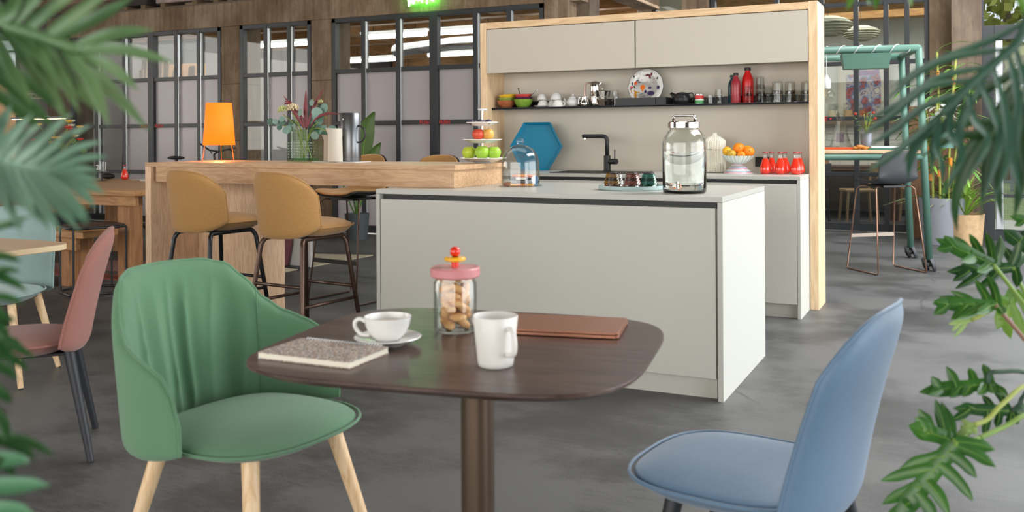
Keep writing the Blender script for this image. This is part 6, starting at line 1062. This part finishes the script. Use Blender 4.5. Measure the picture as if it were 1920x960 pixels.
LEAVES = [
 ((0.909,1.75,0.86),(0.789,1.75,0.864),[(0.85,(0.791,1.75,0.868)),(0.62,(0.812,1.77,0.874)),(0.42,(0.837,1.78,0.883)),(0.2,(0.889,1.79,0.903)),(0.05,(0.919,1.8,0.91)),(0.85,(0.791,1.75,0.843)),(0.55,(0.814,1.73,0.837)),(0.3,(0.817,1.72,0.839)),(0.18,(0.852,1.71,0.852)),(0.02,(0.908,1.72,0.848))],'p',0.03),
 ((0.982,1.9,0.916),(0.863,1.9,0.97),[(0.75,(0.881,1.9,0.976)),(0.5,(0.911,1.92,0.973)),(0.3,(0.953,1.94,0.975)),(0.12,(0.993,1.95,0.977)),(0.02,(1.029,1.96,0.969)),(0.8,(0.866,1.9,0.947)),(0.4,(0.901,1.8699999999999999,0.927)),(0.15,(0.928,1.8599999999999999,0.907))],'p',0.033),
 ((1.077,2.0,0.895),(0.933,2.0,0.887),[(0.75,(0.941,1.99,0.868)),(0.5,(0.941,1.98,0.853)),(0.3,(0.988,1.98,0.849)),(0.6,(0.964,2.0,0.903)),(0.3,(1.042,2.04,0.927)),(0.1,(1.082,2.05,0.936)),(0.02,(1.109,2.05,0.941)),(0,(1.135,2.05,0.929)),(0.05,(1.068,1.97,0.856))],'q',0.034),
 ((1.053,1.95,0.855),(1.014,1.95,0.772),[(0.7,(1.011,1.95,0.81)),(0.4,(1.009,1.95,0.837)),(0.8,(1.044,1.95,0.752)),(0.4,(1.062,1.93,0.752)),(0.1,(1.069,1.92,0.798))],'p2',0.032),
 ((1.113,2.0,0.931),(1.056,2.0,0.977),[(0.5,(1.067,2.0,0.891)),(0.5,(1.107,2.0,0.977)),(0.1,(1.147,2.0,0.965))],'q',0.034),
 ((0.868,1.7,0.726),(0.74,1.7,0.711),[(0.8,(0.769,1.71,0.738)),(0.55,(0.8,1.72,0.754)),(0.3,(0.848,1.73,0.748)),(0.08,(0.879,1.74,0.753)),(0.75,(0.754,1.69,0.71)),(0.5,(0.788,1.68,0.706)),(0.35,(0.81,1.68,0.708)),(0.12,(0.834,1.67,0.714)),(-0.05,(0.89,1.67,0.711)),(-0.02,(0.864,1.67,0.716))],'p',0.03),
 ((0.937,1.75,0.66),(0.826,1.75,0.667),[(0.7,(0.848,1.76,0.673)),(0.4,(0.897,1.78,0.683)),(0.15,(0.921,1.79,0.699)),(0.8,(0.82,1.75,0.642)),(0.5,(0.873,1.73,0.62)),(0.3,(0.897,1.73,0.636)),(0.1,(0.919,1.73,0.638)),(-0.1,(0.938,1.73,0.641)),(-0.15,(0.969,1.75,0.656)),(-0.1,(0.975,1.77,0.668))],'q',0.026),
 ((0.754,1.6,0.656),(0.679,1.6,0.682),[(0.7,(0.696,1.61,0.694)),(0.55,(0.705,1.62,0.705)),(0.25,(0.739,1.6300000000000001,0.719)),(0.1,(0.75,1.6300000000000001,0.714)),(0.6,(0.699,1.6,0.666))],'p',0.036),
 ((0.735,1.55,0.667),(0.63,1.55,0.531),[(0.12,(0.794,1.53,0.634)),(0.02,(0.798,1.54,0.659)),(0.2,(0.757,1.52,0.62)),(0.35,(0.746,1.51,0.586)),(0.55,(0.708,1.51,0.559)),(0.7,(0.692,1.52,0.543)),(0.25,(0.654,1.58,0.614)),(0.42,(0.626,1.59,0.59)),(0.62,(0.628,1.59,0.55)),(0.82,(0.63,1.58,0.523))],'p',0.036),
 ((0.803,1.62,0.676),(0.766,1.62,0.647),[(0.5,(0.784,1.6300000000000001,0.673)),(0.3,(0.79,1.6400000000000001,0.68)),(0.6,(0.777,1.6,0.659)),(0.2,(0.795,1.6,0.665))],'y',0.018),
 ((0.888,1.8,0.823),(0.843,1.8,0.815),[(0.6,(0.849,1.8,0.8)),(0.3,(0.852,1.8,0.788))],'y',0.012),
 ((1.079,1.9,0.998),(1.016,1.9,1.015),[(0.6,(1.025,1.9,0.994)),(0.3,(1.052,1.9,0.976)),(0.3,(1.046,1.9,1.025))],'p',0.02),
]
PETIOLES = [('r',[(0.909,1.75,0.86),(0.936,1.75,0.828),(0.989,1.75,0.767),(1.136,1.8,0.635)]),('p',[(1.053,1.95,0.855),(1.072,1.95,0.814),(1.079,1.9,0.758),(1.136,1.8,0.635)]),('g',[(0.982,1.9,0.916),(1.03,1.92,0.864),(1.068,1.9,0.802),(1.136,1.8,0.635)]),('g',[(1.077,2.0,0.895),(1.096,2.0,0.851),(1.113,1.95,0.781),(1.136,1.8,0.635)]),('d',[(0.868,1.7,0.726),(0.87,1.7,0.743),(0.888,1.7,0.748),(0.967,1.72,0.734),(1.136,1.8,0.625)]),('d',[(0.937,1.75,0.66),(0.952,1.75,0.671),(0.959,1.75,0.687),(0.989,1.75,0.701),(1.136,1.8,0.625)]),('y',[(0.803,1.62,0.676),(0.832,1.63,0.683),(0.871,1.65,0.706),(0.956,1.7,0.723),(1.136,1.8,0.625)]),('g',[(0.8,1.6,0.659),(0.855,1.62,0.672),(0.928,1.65,0.686),(1.136,1.8,0.615)]),('g',[(0.735,1.55,0.667),(0.766,1.57,0.663),(0.8,1.6,0.659)]),('g',[(0.754,1.6,0.656),(0.771,1.6,0.653),(0.8,1.6,0.659)]),('g',[(1.079,1.9,0.998),(1.123,1.9,0.845),(1.136,1.8,0.635)]),('g',[(1.113,2.0,0.931),(1.101,1.9,0.802),(1.136,1.8,0.635)]),('y',[(0.888,1.8,0.823),(0.919,1.8,0.838),(0.909,1.75,0.86)])]
def pg(name, c1, c2, rough=.45):
    if name in MATS: return MATS[name]
    m, nt, b = newmat(name); b.inputs['Roughness'].default_value = rough; f = noise(nt, coords(nt), 9, 3); nt.links.new(ramp(nt, f, [(.35, lin(c1)), (.7, lin(c2))]), b.inputs['Base Color'])
    b.inputs['Subsurface Weight'].default_value = 0; MATS[name] = m; return m
PGM = {'G1': pg('palm_green', '4a6b40', '71895a'), 'G2': pg('palm_green_dark', '2c4c24', '44683a'), 'G3': pg('palm_grey_green', '587c62', '74927c'), 'G4': pg('palm_deep_green', '20451f', '3a6a34'), 'G5': pg('palm_near_green', '3c7050', '5c8c66'), 'G6': pg('palm_blue_green', '1f4232', '355a44'), 'G7': pg('palm_dark_fan', '183518', '2c5228'), 'G8': pg('palm_bright', '4c7c28', '7ca040')}
def palm(name, label, keys, stem_to):
    base = cv(*stem_to); t = thing(name, label, 'plant', base); inv = lambda p: p-base; first = True
    for key, rach, w, mk, leaf in FRONDS:
        if key not in keys: continue
        pts = [inv(cv(*p)) for p in rach]; low = Vector((pts[0].x*.25, pts[0].y*.25, .35 if pts[0].z > .5 else .2))
        fr_ = MB().tube(spline([low, pts[0]*.6+low*.4+Vector((0, 0, .1)), *pts], 5), [.005]*5*(len(pts)+1)+[.002], 7).build('frond', PGM[mk], t, True)
        for l in leaf:
            P3 = spline([inv(cv(*p)) for p in l], 7); N = len(P3); rows = []; side = None; view = (Vector((0, 0, 1.183))-base)-P3[0]; view.normalize()
            for i, p in enumerate(P3):
                q = i/(N-1); d = (P3[min(i+1, N-1)]-P3[max(i-1, 0)]).normalized(); s = d.cross(view*.8+Vector((.15, .1, .45))).normalized(); ww = w*.5*(math.sin(math.pi*min(1, q*.9+.09)))**.65*(1 if q < .75 else max(.03, (1-q)/.25)**.8); n_ = s.cross(d); rows.append([p-s*ww+n_*ww*.35, p-s*ww*.5+n_*ww*.1, p, p+s*ww*.5+n_*ww*.1, p+s*ww+n_*ww*.35])
            MB().grid(rows).build('leaflet', PGM[mk], fr_, True)
    if stem_to[2] <= .01: MB().lathe([(0, 0), (.13, 0), (.17, .30), (.155, .30), (.15, .26), (0, .26)], 28).build('pot', M_gp, t, True, auto=40)
    return t
palm('parlour_palm', 'large potted palm arching in close at the upper left, nearest the viewer', ('a', 'b', 'e'), (-.78, .72, 0))
palm('parlour_palm', 'grey-green palm fronds at the left edge in front of the oak table', ('c', 'd'), (-1.05, 1.25, 0))
palm('kentia_palm', 'dark green palm hanging in from the upper right in front of the garden door', ('f', 'g', 'h'), (.95, 1.05, 0))
PM = {'p': pg('philodendron_green', '244f1a', '3f7626', .35), 'q': pg('philodendron_dark', '183c1b', '2b5c26', .35), 'p2': pg('philodendron_light', '5c8c2c', '88ac44', .4), 'y': pg('philodendron_young', '8cac58', 'a8c47c', .45)}
PET = {'r': pm('reddish_petiole', '8c6a58', .5), 'g': pm('green_petiole', '7c9c44', .5), 'd': pm('dark_petiole', '2c4a34', .5), 'y': pm('yellow_petiole', '9ca84c', .5), 'p': pm('olive_petiole', '6c7c3c', .5)}
base = cv(1.10, 1.85, 0); t = thing('philodendron', 'split-leaf philodendron with deeply lobed glossy leaves at the right edge', 'plant', base); B0 = Vector(base)
MB().lathe([(0, 0), (.15, 0), (.19, .34), (.175, .34), (.17, .30), (0, .30)], 28).build('pot', M_gp, t, True, auto=40)
for k, pts in PETIOLES:
    q = [cv(*p)-B0 for p in pts]
    if (q[-1]-(cv(*PETIOLES[0][1][-1])-B0)).length < .05: q += [Vector((0, 0, .32))]
    MB().tube(spline(q, 5), .0042, 8).build('petiole', PET[k], t, True)
for bs_, tp_, lobes, mk, w in LEAVES:
    b_, t_ = cv(*bs_)-B0, cv(*tp_)-B0; ax = t_-b_; view = (Vector((0, 0, 1.183))-B0-b_).normalized(); m = MB(); rib = MB()
    def ribbon(p0, p1, wd, curve, blunt=.8, start=.55):
        d = (p1-p0); L_ = d.length; dn = d.normalized(); s = dn.cross(view).normalized(); rows = []; mid = []
        for i in range(11):
            q = i/10; wob = 1+.10*math.sin(q*9+p1.x*40); ww = wd*.5*(start+(1-start)*math.sin(min(1, q*2)*math.pi/2))*wob*(1 if q < blunt else max(.0, 1-((q-blunt)/(1-blunt))**1.5)); ww = max(ww, wd*.015)
            c_ = p0+d*q+view*(-.012*q*q*L_/.1*.5)+curve*(math.sin(q*math.pi)*L_*.10); n_ = view; rows.append([c_-s*ww-n_*ww*.25, c_-s*ww*.5-n_*ww*.02, c_+n_*.0, c_+s*ww*.5-n_*ww*.02, c_+s*ww-n_*ww*.25]); mid.append(c_+n_*.0008)
        m.grid(rows); rib.tube([x for x in mid], [.0011*(1-i/13) for i in range(len(mid))], 4)
    ribbon(b_, t_, w*.85, Vector((0, 0, 0)), .72, .8)
    # leaf body between the lobes
    for tt, lp in lobes:
        r0 = b_+ax*max(-.02, tt-.10); l_ = cv(*lp)-B0; ribbon(r0, l_, w*.56, ax.normalized()*(-.6 if tt > 0 else 0), .62, 1.0)
    lf_ = m.build('leaf', PM[mk], t, True, recalc=False, mods=[('SUBSURF', dict(levels=1, render_levels=1))]); rb = rib.build('leaf_vein', PM['p2'] if mk != 'y' else PM['y'], lf_, True)
